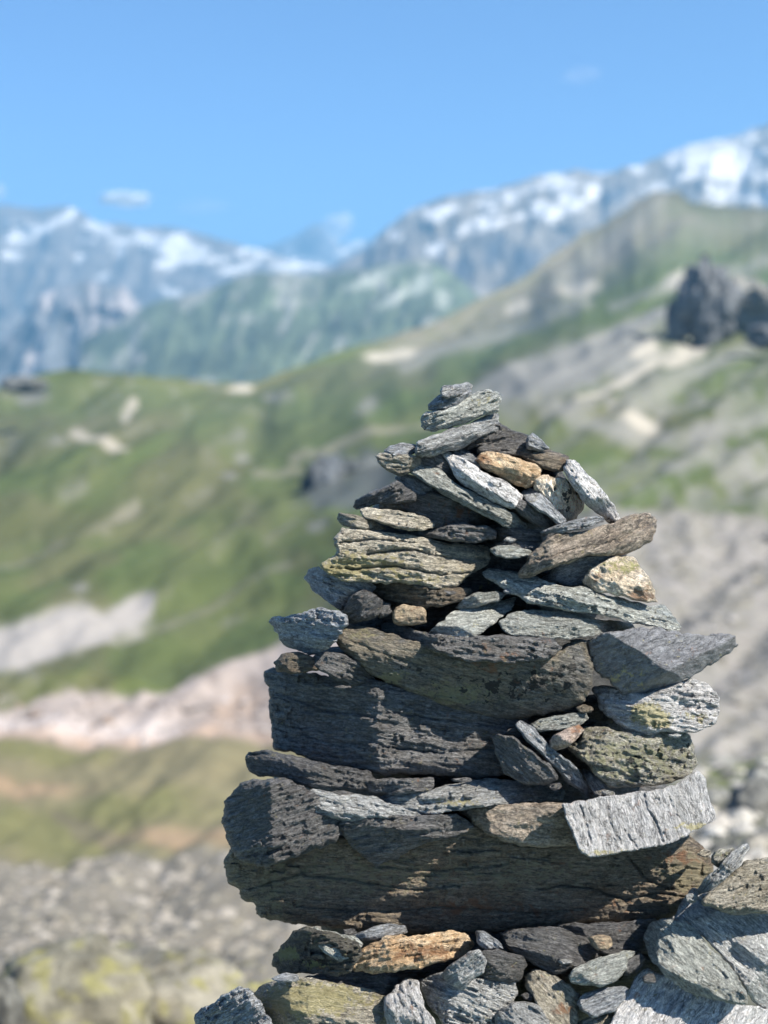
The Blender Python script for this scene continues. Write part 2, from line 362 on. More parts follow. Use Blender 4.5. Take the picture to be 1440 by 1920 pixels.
stone(SL, 'light grey spotted slab leaning left-up beside the golden stone', 26, 'pale', '826,850 839,846 868,857 893,874 910,886 943,903 968,917 980,930 978,957 960,953 935,944 910,932 885,922 864,907 852,890 839,865', (-.15,.35), [(975,958,840,868,1.0),(978,930,978,960,1.0)], Rr=5, T=120, ang=35, flat=True, lich=[(880,885,60,20,1,.35),(940,920,40,16,1,.45)])
stone(SL, 'long narrow slab slanting down right beneath the spotted light slab', 18, 'green', '765,880 772,867 789,862 806,870 827,883 835,890 860,907 885,924 910,936 935,949 968,962 989,979 987,991 968,991 943,986 918,974 885,957 860,942 835,928 810,911 781,897 768,889', (-.1,.15), [(985,992,770,890,.9),(775,870,980,976,.8)], Rr=5, T=130, ang=28)
stone(SL, 'short light plate pointing down right from the spotted slab', 24, 'blue', '978,921 993,916 1014,925 1035,946 1061,972 1058,981 1045,983 1027,969 1006,955 989,940', (-.1,.4), [(1055,984,985,938,1.2)], Rr=4, T=110, ang=42, flat=True)
stone(SL, 'shaded plate directly under the short light plate', 8, 'dark', '975,934 990,942 1010,957 1030,973 1046,984 1040,990 1010,986 975,966 960,950', (-.1,-.2), T=110, ang=40)
stone(ST, 'golden orange quartzite near the top of the cairn', 22, 'gold', '889,863 893,853 910,847 931,848 952,853 977,859 1006,870 1017,880 1014,891 1004,902 1000,911 985,918 964,910 943,899 922,889 902,879', (-.1,.3), [(1016,890,895,868,.9)], Rr=10, T=80, ang=22, lich=[(905,862,22,14,2,.7),(975,905,30,10,2,.5)])
stone(ST, 'white and grey veined block right of the golden stone', 4, 'quartz', '1000,915 1006,899 1018,891 1043,894 1064,900 1080,913 1098,938 1094,957 1077,974 1060,980 1047,965 1031,945 1014,930', (-.1,0), [(1040,890,1060,985,.8),(1100,925,1015,905,.5)], Rr=9, T=110, ang=70, lich=[(1062,935,34,34,1,.9)], lay=6)
stone(SL, 'long slab leaning steeply against the right of the golden stone', 22, 'pale', '1057,876 1062,860 1077,862 1098,882 1118,907 1139,932 1154,953 1161,976 1153,985 1139,979 1122,968 1102,952 1091,938 1079,922 1065,899', (-.2,.1), [(1060,868,1150,985,.0),(1150,985,1062,880,1.2)], Rr=6, T=110, ang=52, lich=[(1150,975,16,12,1,1.2)])
stone(SL, 'dark brown plate behind the golden stone, ending at the steep slab', -6, 'umber', '950,847 977,839 1014,841 1047,846 1068,855 1066,870 1062,884 1027,880 1006,874 977,859', (0,.1), [(950,850,1070,858,.8)], T=110, ang=8)
stone(ST, 'dark rough lump sitting behind and above the golden stone', -14, 'dark', '893,842 908,826 927,817 952,817 977,820 993,826 1000,838 1010,850 960,855 918,853 893,851', (0,.3), T=100, jag=1.5)
stone(PB, 'small grey pebble on the right shoulder above the brown plate', -2, 'blue', '984,828 989,817 999,812 1016,824 1030,841 1012,846 989,842', (-.1,.2), T=60, step=1.8)
# ---- upper left group
stone(SL, 'dark pointed slab jutting out left above the flat lit plates', 8, 'dark', '661,951 668,938 693,925 722,912 743,900 762,912 783,926 780,940 747,944 718,944 685,953 668,956', (0.4, -0.3), [(664,944,745,905,1.2)], Rr=6, T=120, ang=-22)
stone(SL, 'bluish slab sloping behind the dark pointed slab', -14, 'blue', '740,896 768,886 802,903 830,926 838,940 797,940 770,930 750,915', (0,.2), T=120, ang=25)
stone(ST, 'dark crystal-speckled rock in the hollow below the long narrow slab', -10, 'dark', '760,925 827,924 860,938 893,954 920,970 928,990 910,992 877,988 827,996 812,984 764,962 740,947', (0,-.1), [(850,930,820,995,.5)], T=130, lich=[(850,960,40,25,2,.4)], jag=1.4)
stone(PB, 'slim brownish sliver above the flat lit plate on the left', 4, 'umber', '708,946 727,940 752,947 768,958 740,960 712,955', (0,.1), T=80, step=2)
stone(SL, 'flat lit plate lying left of the crystal-speckled rock', 20, 'warm', '676,957 689,952 722,954 764,962 802,971 817,980 813,993 785,995 752,992 718,984 685,972', (-.05,.3), [(812,996,680,972,1.0)], Rr=6, T=120, ang=9)
stone(SL, 'thin lit plate at the far left on the yellow-crusted stone', 22, 'warm', '632,973 635,962 654,962 681,969 702,978 726,992 702,994 667,991 640,988', (-.05,.4), [(720,995,635,982,1.1)], Rr=4, T=110, ang=14, step=2)
stone(SL, 'layered dark plates below the crystal-speckled rock', 6, 'dark', '770,1000 822,990 847,984 877,981 910,985 931,996 930,1012 893,1016 860,1018 827,1012 790,1006', (0,-.1), T=120, ang=4)
stone(SL, 'shadowed slab under the tip of the long narrow slab', -2, 'dark', '928,988 952,984 985,989 1016,996 1016,1015 977,1016 930,1014', (0,0), T=120, ang=3)
stone(SL, 'dark slab on top of the small bright slab in the middle', 0, 'dark', '925,1016 977,1011 1010,1020 1016,1034 990,1040 935,1030', (0,.3), T=120, ang=5)
stone(SL, 'small bright slab right of the yellow-crusted stone', 20, 'green', '918,1030 935,1023 968,1025 998,1033 991,1043 952,1047 927,1043', (0,.3), Rr=4, T=110, step=2, ang=3)
stone(SL, 'thin dark splinter resting on the brown slab', 30, 'blue', '1011,997 1035,988 1068,976 1102,971 1127,969 1132,976 1110,985 1072,996 1035,1002 1014,1002', (0,.2), Rr=4, T=80, ang=-12, step=2)
stone(SL, 'long brown slab jutting right below the steep leaning slab', 30, 'brown', '969,1076 981,1055 1002,1030 1027,1005 1047,998 1097,995 1127,986 1160,974 1185,965 1218,964 1233,976 1231,993 1222,1014 1193,1031 1160,1043 1131,1043 1102,1041 1081,1048 1052,1060 1018,1073 993,1085 975,1086', (-.05,.4), [(1235,1005,975,1078,1.1),(1050,1040,970,1060,.3)], Rr=8, T=130, ang=-24, flat=True, cracks=[(3,1.8,'1010,1050 1080,1030 1160,1012 1215,985')])
stone(ST, 'big yellow-crusted layered stone on the upper left', 24, 'warm', '600,1059 629,1035 627,1007 643,990 674,990 716,997 758,1001 799,1008 845,1018 890,1023 914,1027 919,1048 915,1059 890,1074 862,1095 827,1105 792,1098 751,1095 702,1095 661,1093 619,1081 602,1067', (-.12,.1), [(640,1000,915,1040,.9),(915,1075,640,1085,.5)], Rr=12, T=200, auto_n=1, ang=7, amp=1.5, lay=11, lich=[(690,1060,70,26,0,.6),(630,1070,40,20,0,.6),(800,1085,80,14,0,.3)], cracks=[(6,2.4,'690,1040 760,1030 840,1046 910,1050'),(6,2.4,'650,1068 740,1062 830,1078 880,1075'),(5,2,'640,1018 700,1012 780,1018')])
stone(SL, 'shaded slab tapering beneath the yellow-crusted stone', 6, 'umber', '685,1092 723,1093 768,1094 813,1098 848,1099 885,1108 872,1126 834,1139 792,1142 751,1136 720,1128 699,1115', (0.1, -0.6), T=170, ang=3)
stone(SL, 'dark slab with a bright left tip below the yellow-crusted stone', 0, 'blue', '568,1083 579,1068 598,1061 612,1074 640,1080 680,1086 705,1100 692,1118 654,1130 643,1147 626,1140 608,1126 595,1112 581,1098', (0.8, -0.3), [(612,1130,606,1060,1.6)], Rr=9, T=150, ang=22)
stone(ST, 'dark upright block left of the small brown pebble', 18, 'dark', '642,1160 647,1134 654,1117 681,1103 702,1115 717,1128 714,1147 702,1161 674,1169 650,1172', (0.5, -0.3), [(690,1100,672,1175,.5)], Rr=8, T=120, flat=True)
stone(PB, 'little dark stone between the upright block and brown pebble', 0, 'dark', '712,1126 732,1132 736,1150 712,1160 700,1150', T=80)
stone(PB, 'small brown pebble wedged under the shaded tapering slab', 12, 'tan', '736,1161 740,1137 758,1134 792,1139 800,1149 800,1168 775,1171 747,1173 738,1168', (.05,.1), Rr=8, T=60, flat=True)
stone(SL, 'dark thin slab lying above the pale green plate', 4, 'green', '852,1140 869,1120 897,1112 931,1107 952,1113 935,1127 897,1138 869,1147', (0,.1), T=130, ang=-10)
stone(SL, 'pale green plate with a bright broken front edge', 34, 'green', '798,1192 811,1177 832,1165 851,1146 897,1138 931,1127 968,1119 962,1143 940,1158 914,1178 887,1201 845,1201 803,1199', (0,.25), [(800,1176,925,1170,1.3)], Rr=4, T=120, ang=-5, flat=True)
stone(SL, 'very long slab running down right below the brown slab', 36, 'green', '905,1074 914,1065 955,1071 993,1080 1030,1088 1060,1099 1097,1101 1142,1116 1180,1129 1218,1133 1244,1133 1260,1145 1278,1175 1274,1185 1251,1185 1232,1175 1199,1170 1158,1161 1112,1150 1067,1148 1030,1138 993,1131 955,1112 925,1090', (0, -0.35), [(910,1082,1245,1162,1.6),(1235,1130,1262,1190,.8)], Rr=6, T=150, ang=14, amp=1.2)
stone(SL, 'grey slab with bright face under the very long slab', 40, 'green', '933,1169 955,1151 977,1146 1030,1144 1075,1148 1120,1158 1165,1164 1189,1170 1195,1178 1180,1185 1142,1189 1105,1195 1071,1200 1030,1198 977,1195 947,1189', (-.05,.15), [(935,1164,1190,1174,1.8),(1180,1200,940,1190,.6)], Rr=5, T=140, ang=4)
stone(ST, 'white quartz stone with orange base on the right side', 20, 'quartz', '1093,1086 1101,1070 1120,1058 1142,1048 1172,1043 1188,1045 1203,1062 1218,1081 1226,1104 1237,1130 1217,1132 1195,1128 1165,1119 1142,1113 1120,1110 1105,1101 1095,1093', (-.1,.3), [(1232,1104,1100,1084,.9),(1180,1040,1216,1135,.4)], Rr=6, T=100, ang=25, flat=True, lich=[(1175,1060,40,16,0,.6),(1200,1118,30,12,2,.9),(1120,1080,20,14,2,.5),(1150,1086,8,8,1,.8)])
stone(SL, 'dark slab shaded beneath the brown slab, left of the white quartz', -4, 'blue', '1015,1084 1045,1060 1090,1045 1120,1036 1175,1036 1175,1046 1142,1052 1110,1068 1100,1089 1094,1106 1060,1100 1030,1092', (0.5, -0.2), [(1085,1030,1075,1105,.4)], T=120, ang=-15, flat=True)
stone(SL, 'arrow-shaped dark slate pointing right out of the cairn', 30, 'slate', '1100,1201 1135,1188 1180,1180 1202,1177 1240,1181 1277,1185 1315,1189 1352,1187 1380,1193 1386,1209 1367,1225 1330,1251 1292,1270 1255,1285 1232,1300 1206,1311 1180,1305 1157,1292 1127,1270 1114,1250 1104,1224', (-.15,.45), [(1384,1192,1218,1276,1.7),(1290,1282,1150,1190,1.1)], Rr=5, T=190, auto_n=0, ang=-24, amp=0.5, flat=True, lich=[(1170,1270,60,25,0,.25)], jag=1.7)
stone(ST, 'big rounded stone spotted with black lichen in the middle', 27, 'spotted', '624,1195 635,1176 665,1171 700,1178 760,1200 830,1212 960,1222 1040,1218 1078,1200 1100,1204 1106,1222 1114,1250 1111,1290 1096,1320 1060,1332 1000,1346 930,1346 850,1331 780,1306 720,1276 670,1246 635,1216', (0.02, -0.32), [(1110,1285,640,1215,.35),(640,1190,1100,1245,.35)], Rr=22, T=260, auto_n=1, ang=14, amp=.6, flat=True, lich=[(1000,1285,80,34,1,1.0),(900,1290,60,26,1,.75),(760,1255,120,50,1,.35),(1070,1240,40,40,1,.6),(850,1300,70,22,0,.6),(735,1270,22,10,0,1.0),(690,1190,50,14,0,.3),(930,1250,60,20,2,.5)], cracks=[(3,2,'660,1205 760,1240 880,1262 1010,1262'),(3,2,'800,1300 920,1318 1060,1300')])  # small strong lichen blob at lower left paints a sunlit spot into the colour
stone(SL, 'dark lumpy slab lying on top of the black-spotted stone', 56, 'dark', '676,1166 740,1168 800,1186 880,1196 950,1190 1040,1194 1056,1214 1022,1236 960,1246 880,1240 800,1216 740,1196', (0,.05), [(680,1172,1050,1205,1.0)], Rr=9, T=220, ang=6, amp=1.1, lich=[(980,1220,60,16,1,.7),(960,1225,60,16,2,.3)])
stone(SL, 'dark veined slab jutting left with a bright white tip', 14, 'blue', '503,1165 513,1157 536,1159 549,1155 577,1145 602,1141 629,1142 650,1154 655,1171 638,1190 624,1210 602,1223 581,1232 563,1220 542,1213 525,1199 513,1181', (0.9, -0.1), [(640,1205,520,1192,.9),(530,1200,528,1150,1.6)], Rr=7, T=140, ang=8)
# ---- middle
stone(SL, 'reddish dark flat stone on the left, atop the big dark block', 10, 'umber', '512,1241 532,1226 560,1221 591,1230 608,1248 605,1258 549,1262 520,1258', (0,0), T=150, ang=3)
stone(SL, 'dark flaky slab between the reddish flat stone and the black-spotted stone', 14, 'dark', '575,1240 600,1222 643,1227 680,1248 705,1272 697,1282 661,1284 629,1276 600,1260', (0,0), T=150, ang=18)
stone(ST, 'huge dark angular block in the left middle of the cairn', -3, 'dark', '494,1258 515,1253 545,1260 595,1264 690,1274 760,1290 850,1320 930,1340 985,1340 1010,1375 975,1400 946,1450 900,1459 850,1455 782,1454 695,1449 640,1441 608,1438 575,1424 545,1412 514,1406 508,1368 503,1330 500,1290', (-.22,-.12), [(712,1440,706,1260,1.0),(545,1420,535,1250,.6),(940,1435,640,1425,.8),(500,1282,900,1320,.6)], Rr=12, T=320, ang=8, auto_n=0, amp=1.1, lay=12, cracks=[(4,2.2,'520,1300 600,1330 700,1345'),(4,2.2,'720,1400 820,1412 930,1405'),(3,2,'560,1375 640,1400 700,1430'),(3,1.8,'740,1335 840,1352 940,1362')], jag=1.7)
stone(SL, 'leaning dark plate right of the huge dark block', 24, 'dark', '919,1380 937,1375 965,1387 1001,1411 1033,1432 1046,1459 1021,1472 993,1472 973,1464 945,1454 937,1430', (0.35, -0.4), [(1040,1470,930,1450,-.0)], Rr=6, T=120, ang=40, flat=True)
stone(SL, 'narrow plate leaning diagonally below the pinkish pebble', 30, 'blue', '968,1360 977,1353 997,1362 1021,1386 1041,1408 1069,1428 1094,1455 1111,1480 1111,1498 1098,1494 1069,1471 1041,1443 1013,1415 985,1386', (-.15,.1), [(1105,1498,970,1365,1.0)], Rr=5, T=120, ang=46)
stone(SL, 'thin greenish plate lying above the pinkish pebble', 22, 'green', '990,1358 1021,1347 1061,1339 1098,1337 1105,1346 1086,1360 1037,1370 1001,1370', (0,.3), Rr=4, T=130, ang=-8, step=2)
stone(PB, 'pinkish pebble with a sunlit orange tip', 44, 'pink', '1026,1401 1033,1380 1057,1366 1086,1357 1095,1370 1081,1388 1061,1402 1033,1410', (-.1,.1), Rr=9, T=50, ang=-28, step=2, flat=True, lich=[(1085,1365,14,10,2,.7)])
stone(ST, 'rough lichen-crusted stone above the pale cracked slab', 16, 'mossy', '1062,1401 1086,1387 1098,1362 1122,1364 1182,1372 1263,1370 1290,1377 1304,1401 1307,1433 1297,1450 1263,1466 1222,1476 1182,1474 1142,1476 1122,1458 1102,1434 1073,1414', (-.1,.1), [(1090,1385,1300,1395,.9),(1250,1365,1300,1470,.5)], Rr=12, T=190, ang=8, amp=1.6, lay=11, lich=[(1200,1420,90,40,0,.35),(1205,1425,60,34,2,.0),(1190,1425,60,30,1,.55),(1290,1400,20,30,1,.7)])
stone(PB, 'dark chip between the diagonal plate and lichen-crusted stone', 8, 'dark', '1088,1440 1108,1446 1130,1462 1142,1486 1128,1497 1110,1488', T=80)
stone(ST, 'whitish stone with bright yellow lichen under the arrow-shaped slate', 10, 'pale', '1112,1290 1142,1286 1165,1292 1206,1300 1240,1290 1285,1276 1304,1271 1331,1286 1346,1306 1353,1329 1338,1360 1311,1373 1274,1373 1247,1371 1217,1377 1187,1371 1157,1356 1131,1333 1118,1314', (-.15,.2), [(1340,1375,1130,1330,.5),(1130,1270,1190,1380,-.0)], Rr=11, T=190, ang=8, amp=1.4, lich=[(1215,1338,34,20,0,1.2),(1235,1355,20,10,0,1.0),(1310,1345,30,12,0,.4),(1300,1330,30,16,2,.3),(1270,1310,80,30,1,.25)])
stone(SL, 'broad pale slab with vertical cracks, brightly lit at lower right', 46, 'pale', '1053,1507 1086,1502 1122,1494 1158,1490 1194,1484 1222,1482 1263,1472 1287,1456 1308,1444 1322,1461 1330,1493 1340,1525 1340,1538 1303,1559 1263,1579 1222,1589 1182,1597 1142,1603 1106,1606 1090,1599 1077,1571 1065,1542', (-.22,.28), [(1300,1430,1322,1570,.8)], Rr=5, T=170, ang=74, auto_n=0, amp=0.45, lay=15, jag=.6, lich=[(1310,1550,40,10,0,.7),(1140,1598,60,7,0,.4)], cracks=[(6,2,'1087,1510 1098,1545 1108,1578'),(5,1.8,'1140,1500 1142,1540 1165,1585'),(8,2.4,'1206,1490 1214,1518 1234,1552 1243,1580'),(5,1.8,'1256,1495 1272,1535'),(6,2,'1172,1556 1186,1580 1198,1592'),(4,1.8,'1306,1470 1318,1520 1322,1555'),(3,1.6,'1118,1505 1122,1560')])
stone(SL, 'dark slab sticking out left below the huge block', 10, 'dark', '460,1426 468,1409 490,1404 518,1408 574,1420 643,1436 695,1446 705,1460 690,1480 674,1484 622,1478 574,1476 532,1460 490,1458 466,1444', (0.35, -0.3), [(464,1420,680,1462,1.0)], T=170, ang=13, amp=1.2)
stone(SL, 'short dark plate in the centre below the huge block', 28, 'dark', '677,1468 688,1459 747,1457 812,1457 813,1474 803,1484 747,1489 695,1491 683,1480', (0.2, -0.3), [(680,1466,812,1462,1.0)], Rr=4, T=150, ang=0)
stone(SL, 'long thin slab with sunlit edge across the middle', 24, 'grey', '700,1494 747,1486 810,1479 860,1466 920,1460 990,1464 1045,1466 1059,1484 1056,1501 1000,1504 930,1506 870,1518 800,1527 760,1518 720,1509', (0,.15), [(700,1496,1055,1482,1.4)], Rr=4, T=180, ang=-3, amp=1.1, lich=[(860,1505,50,8,0,.5)])
stone(SL, 'long low slab whose knobbly left end catches the sun', 24, 'grey', '507,1502 518,1480 539,1475 563,1477 576,1487 586,1480 608,1482 632,1492 664,1488 702,1494 730,1507 775,1519 806,1526 782,1535 730,1533 678,1539 629,1539 594,1531 553,1524 518,1510', (0,.3), [(780,1540,540,1512,.9)], Rr=8, T=180, ang=8, amp=1.2)
stone(ST, 'big dark rounded block at the lower left of the cairn', 24, 'dark', '418,1506 434,1478 452,1463 483,1458 532,1459 590,1485 630,1520 640,1545 637,1566 629,1577 574,1601 539,1615 501,1627 469,1619 438,1608 427,1583 420,1547', (-.1,.0), [(512,1625,508,1455,1.1),(640,1572,500,1618,.6)], Rr=16, T=260, auto_n=0, ang=-20, amp=1.2, jag=1.6)
stone(ST, 'dark triangular stone hanging over the massive base slab', 30, 'dark', '634,1543 650,1536 713,1529 782,1527 851,1526 890,1545 900,1554 851,1569 799,1579 765,1594 747,1612 706,1624 688,1612 657,1587 641,1567', (.15, -.4), [(900,1562,700,1605,.6)], Rr=9, T=190, ang=-6, amp=1.1)
stone(SL, 'brownish half-round slab left of the pale cracked slab', 32, 'brown', '860,1523 900,1510 981,1506 1053,1504 1066,1529 1079,1562 1086,1584 1053,1588 993,1589 949,1580 908,1560 884,1542', (.1, -.3), Rr=12, T=180, ang=6, flat=True, amp=.7)
stone(SL, 'massive dark brown base slab spanning the whole cairn', -46, 'beam', '426,1640 419,1608 430,1590 500,1585 600,1570 720,1560 900,1545 1100,1560 1200,1580 1290,1562 1322,1590 1342,1620 1337,1642 1312,1667 1292,1682 1287,1702 1250,1722 1180,1730 1100,1732 1020,1744 960,1747 850,1757 750,1750 660,1747 570,1732 510,1727 492,1724 477,1714 479,1700 463,1692 448,1684 447,1670 431,1662', (.03,-.52), [(1225,1560,1290,1720,1.1),(540,1760,505,1570,.5)], Rr=20, T=380, ang=2, auto_n=0, amp=1.15, lay=13, lich=[(900,1700,120,20,2,.5),(1150,1700,90,20,2,.3),(700,1640,200,40,0,.42),(1000,1640,140,40,0,.3),(520,1680,60,40,0,.3),(1290,1640,45,35,0,.8),(1270,1610,60,20,2,.4)], jag=2.6, cracks=[(6,2.6,'1010,1668 1060,1660 1120,1668 1170,1688 1230,1674 1300,1684'),(4,2.2,'470,1665 560,1640 660,1650 760,1668 860,1662'),(4,2,'560,1700 700,1712 840,1700 980,1712 1100,1704'),(3,2,'700,1625 820,1632 940,1622'),(5,2.5,'1180,1610 1215,1650 1260,1668')])
# ---- rubble at the foot
G2 = 'rubble stones at the foot of the cairn'
stone(ST, 'dark mossy stone left of the orange stone', 10, 'mossdark', '510,1811 515,1790 534,1767 560,1745 575,1735 612,1744 674,1770 680,1791 662,1811 660,1826 612,1830 558,1829 527,1828', (0.6, -0.4), T=170, amp=1.5, group=G2, jag=1.6, lich=[(540,1790,20,12,0,1.0),(590,1808,20,8,0,.8),(600,1790,60,30,1,.8)])
stone(SL, 'grey leaf-shaped plate leaning on the dark mossy stone', 24, 'green', '578,1743 593,1738 636,1748 671,1758 680,1772 660,1792 639,1803 608,1787 588,1765', (0,.35), Rr=5, T=80, ang=30, group=G2, flat=True)
stone(SL, 'small dark plate peeking out above the orange stone', 10, 'blue', '652,1757 682,1743 721,1732 760,1735 764,1748 729,1758 690,1766 663,1764', (0,.1), T=110, ang=-12, group=G2)
stone(ST, 'long orange quartzite under the massive base slab', 40, 'gold', '652,1814 663,1795 690,1772 721,1758 748,1753 799,1751 846,1745 877,1751 889,1771 882,1788 846,1800 807,1812 752,1819 698,1827 663,1823', (-.05,.3), [(885,1795,660,1815,.8),(655,1790,880,1752,.5)], Rr=9, T=100, ang=-10, amp=1.4, group=G2, lich=[(790,1785,70,18,2,.7)])
stone(SL, 'wide slab with yellow lichen at the bottom left', 40, 'warm', '472,1862 484,1850 510,1840 540,1838 573,1835 612,1840 690,1850 727,1870 728,1892 712,1925 640,1950 560,1945 505,1918 488,1880', (-.05,.55), [(720,1925,490,1885,1.0)], Rr=5, T=170, ang=5, amp=1.2, flat=True, group=G2, lich=[(600,1870,90,26,0,1.0),(540,1880,60,26,0,.6)])
stone(PB, 'thin chip lying on the left end of the yellow-lichened slab', 34, 'blue', '505,1835 534,1823 560,1827 562,1838 527,1843', (0,.5), Rr=4, T=50, step=2, group=G2)
stone(SL, 'shaded slab behind the yellow-lichened slab', 0, 'dark', '560,1835 628,1818 709,1820 790,1830 800,1869 740,1880 671,1873 600,1855', (0,.5), T=130, group=G2)
stone(ST, 'blue-black jagged stone in the bottom left corner of the rubble', 24, 'blue', '364,1902 380,1888 398,1880 415,1866 433,1856 453,1849 474,1856 490,1877 500,1900 530,1940 470,1965 380,1950 366,1918', (0.8, -0.2), Rr=8, T=170, ang=-30, jag=1.9, amp=1.7, group=G2)
stone(ST, 'white three-cornered stone at the bottom edge', 52, 'pale', '723,1872 740,1850 760,1831 785,1839 792,1870 822,1925 815,1950 730,1950 720,1905', (-.1,.25), [(740,1950,720,1840,.6)], Rr=6, T=100, group=G2)
stone(SL, 'upturned slab with a shaded hollow face right of the white stone', 34, 'grey', '780,1838 800,1828 827,1821 889,1832 966,1841 972,1864 950,1893 936,1950 844,1960 818,1905 797,1876', (.05,.3), [(960,1900,800,1850,.4)], Rr=6, T=150, ang=20, amp=1.2, group=G2)
stone(ST, 'knobbly grey stone right of the long orange quartzite', 54, 'grey', '826,1829 844,1806 871,1788 898,1781 914,1801 908,1824 889,1837 867,1857 840,1848', (0.2, -0.1), Rr=9, T=80, ang=-35, group=G2, lay=7)
stone(ST, 'dark rounded stone beside the knobbly grey one', 36, 'dark', '896,1784 933,1779 978,1792 989,1807 980,1834 951,1848 911,1842 896,1830', (0,.0), Rr=10, T=100, group=G2, flat=True)
stone(PB, 'small dark chip under the base slab, right of the orange quartzite', 22, 'blue', '892,1746 907,1745 942,1769 946,1780 911,1782 894,1768', (0,.1), T=60, ang=40, group=G2, step=2)
stone(SL, 'broad dark slab beneath the base slab with a lit lower rim', 16, 'dark', '934,1746 978,1741 1049,1738 1115,1765 1135,1780 1122,1800 1067,1818 1044,1831 1004,1813 978,1795 951,1778', (0,.35), [(1120,1812,960,1775,1.0)], Rr=5, T=160, ang=15, flat=True, group=G2, amp=.8)
stone(PB, 'small beige stone in the dark gap under the base slab', 26, 'tan', '1099,1757 1120,1752 1144,1753 1148,1771 1138,1781 1120,1781 1109,1771', (0,.1), Rr=5, T=40, flat=True, group=G2, step=2)
stone(SL, 'black shaded slab behind the small beige stone', -10, 'dark', '1040,1735 1102,1730 1156,1728 1235,1722 1240,1760 1215,1790 1156,1795 1100,1790', (0,.1), T=150, group=G2)
stone(SL, 'leaf-shaped lit slab with a pointed right tip', 50, 'green', '1065,1830 1076,1816 1111,1801 1147,1788 1182,1780 1195,1783 1179,1798 1172,1820 1156,1839 1129,1852 1089,1850 1070,1843', (-.05,.5), [(1165,1848,1065,1840,.9)], Rr=5, T=90, ang=-22, flat=True, group=G2)
stone(PB, 'dark stone tucked behind the tip of the leaf-shaped slab', 26, 'dark', '1165,1810 1200,1785 1212,1798 1196,1822 1173,1830', T=80, group=G2)
stone(ST, 'oval grey stone below the leaf-shaped slab', 52, 'blue', '1081,1881 1093,1864 1129,1850 1164,1846 1178,1856 1170,1877 1152,1897 1116,1910 1093,1897', (0,.3), Rr=8, T=80, ang=-22, group=G2)
stone(SL, 'brown-streaked plate sloping down to the oval grey stone', 40, 'warm', '980,1829 1000,1817 1036,1827 1067,1845 1091,1864 1084,1887 1086,1905 1070,1950 1031,1955 1011,1893 989,1857', (0,.35), Rr=6, T=130, ang=45, flat=True, group=G2, lich=[(1060,1890,30,14,2,.7)])
stone(ST, 'grey stone cut by the bottom edge in the centre', 56, 'grey', '925,1900 950,1884 987,1877 1013,1890 1046,1925 1045,1960 930,1960', (0,.3), T=100, ang=30, group=G2)
stone(ST, 'shaded brown slab at the bottom edge below the oval stone', 42, 'warm', '1070,1925 1100,1910 1150,1898 1155,1915 1130,1960 1070,1960', (0,.3), T=100, group=G2)
stone(SL, 'large slab with fibrous white surface at the bottom right edge', 40, 'pale', '1135,1960 1150,1910 1165,1880 1182,1850 1191,1829 1213,1812 1253,1831 1333,1866 1400,1884 1480,1893 1490,1960', (-.1,.6), [(1140,1960,1200,1815,-.0)], Rr=5, T=160, ang=-60, flat=True, amp=1.2, group=G2)
stone(SL, 'oval greenish slab tilted towards the viewer at the lower right', 62, 'green', '1203,1758 1217,1731 1244,1721 1271,1721 1291,1728 1333,1775 1378,1819 1402,1864 1402,1883 1351,1880 1311,1866 1267,1849 1243,1826 1217,1794', (-.1,.55), [(1390,1890,1215,1800,1.0)], Rr=6, T=110, ang=42, flat=True, amp=1.1, group=G2)
stone(SL, 'big slab partly in shadow between the oval slab and the right edge', 42, 'grey', '1262,1724 1278,1688 1300,1664 1345,1690 1440,1700 1500,1705 1500,1900 1420,1888 1385,1835 1335,1777 1289,1729', (-.1,.5), [(1440,1900,1290,1740,.5)], Rr=6, T=160, ang=40, flat=True, amp=1.2, group=G2)
stone(ST, 'light rounded stone on the right edge above the shadowed slab', 66, 'warm', '1312,1688 1333,1669 1364,1641 1396,1612 1440,1607 1490,1608 1500,1705 1440,1711 1378,1715 1347,1706 1315,1700', (-.1,.3), [(1480,1712,1330,1690,.7)], Rr=12, T=140, ang=-10, group=G2, amp=.9)
stone(SL, 'thin grey plate tilted steeply beside the light rounded stone', 74, 'grey', '1303,1672 1320,1651 1347,1624 1373,1597 1399,1582 1404,1590 1388,1620 1360,1647 1333,1669 1311,1677', (-.05,.1), [(1395,1610,1315,1680,.8)], Rr=5, T=60, ang=-46, group=G2)
stone(PB, 'small rough stone behind the steep thin plate', 48, 'mossy', '1335,1604 1350,1593 1376,1591 1368,1612 1345,1628 1332,1618', T=60, group=G2)
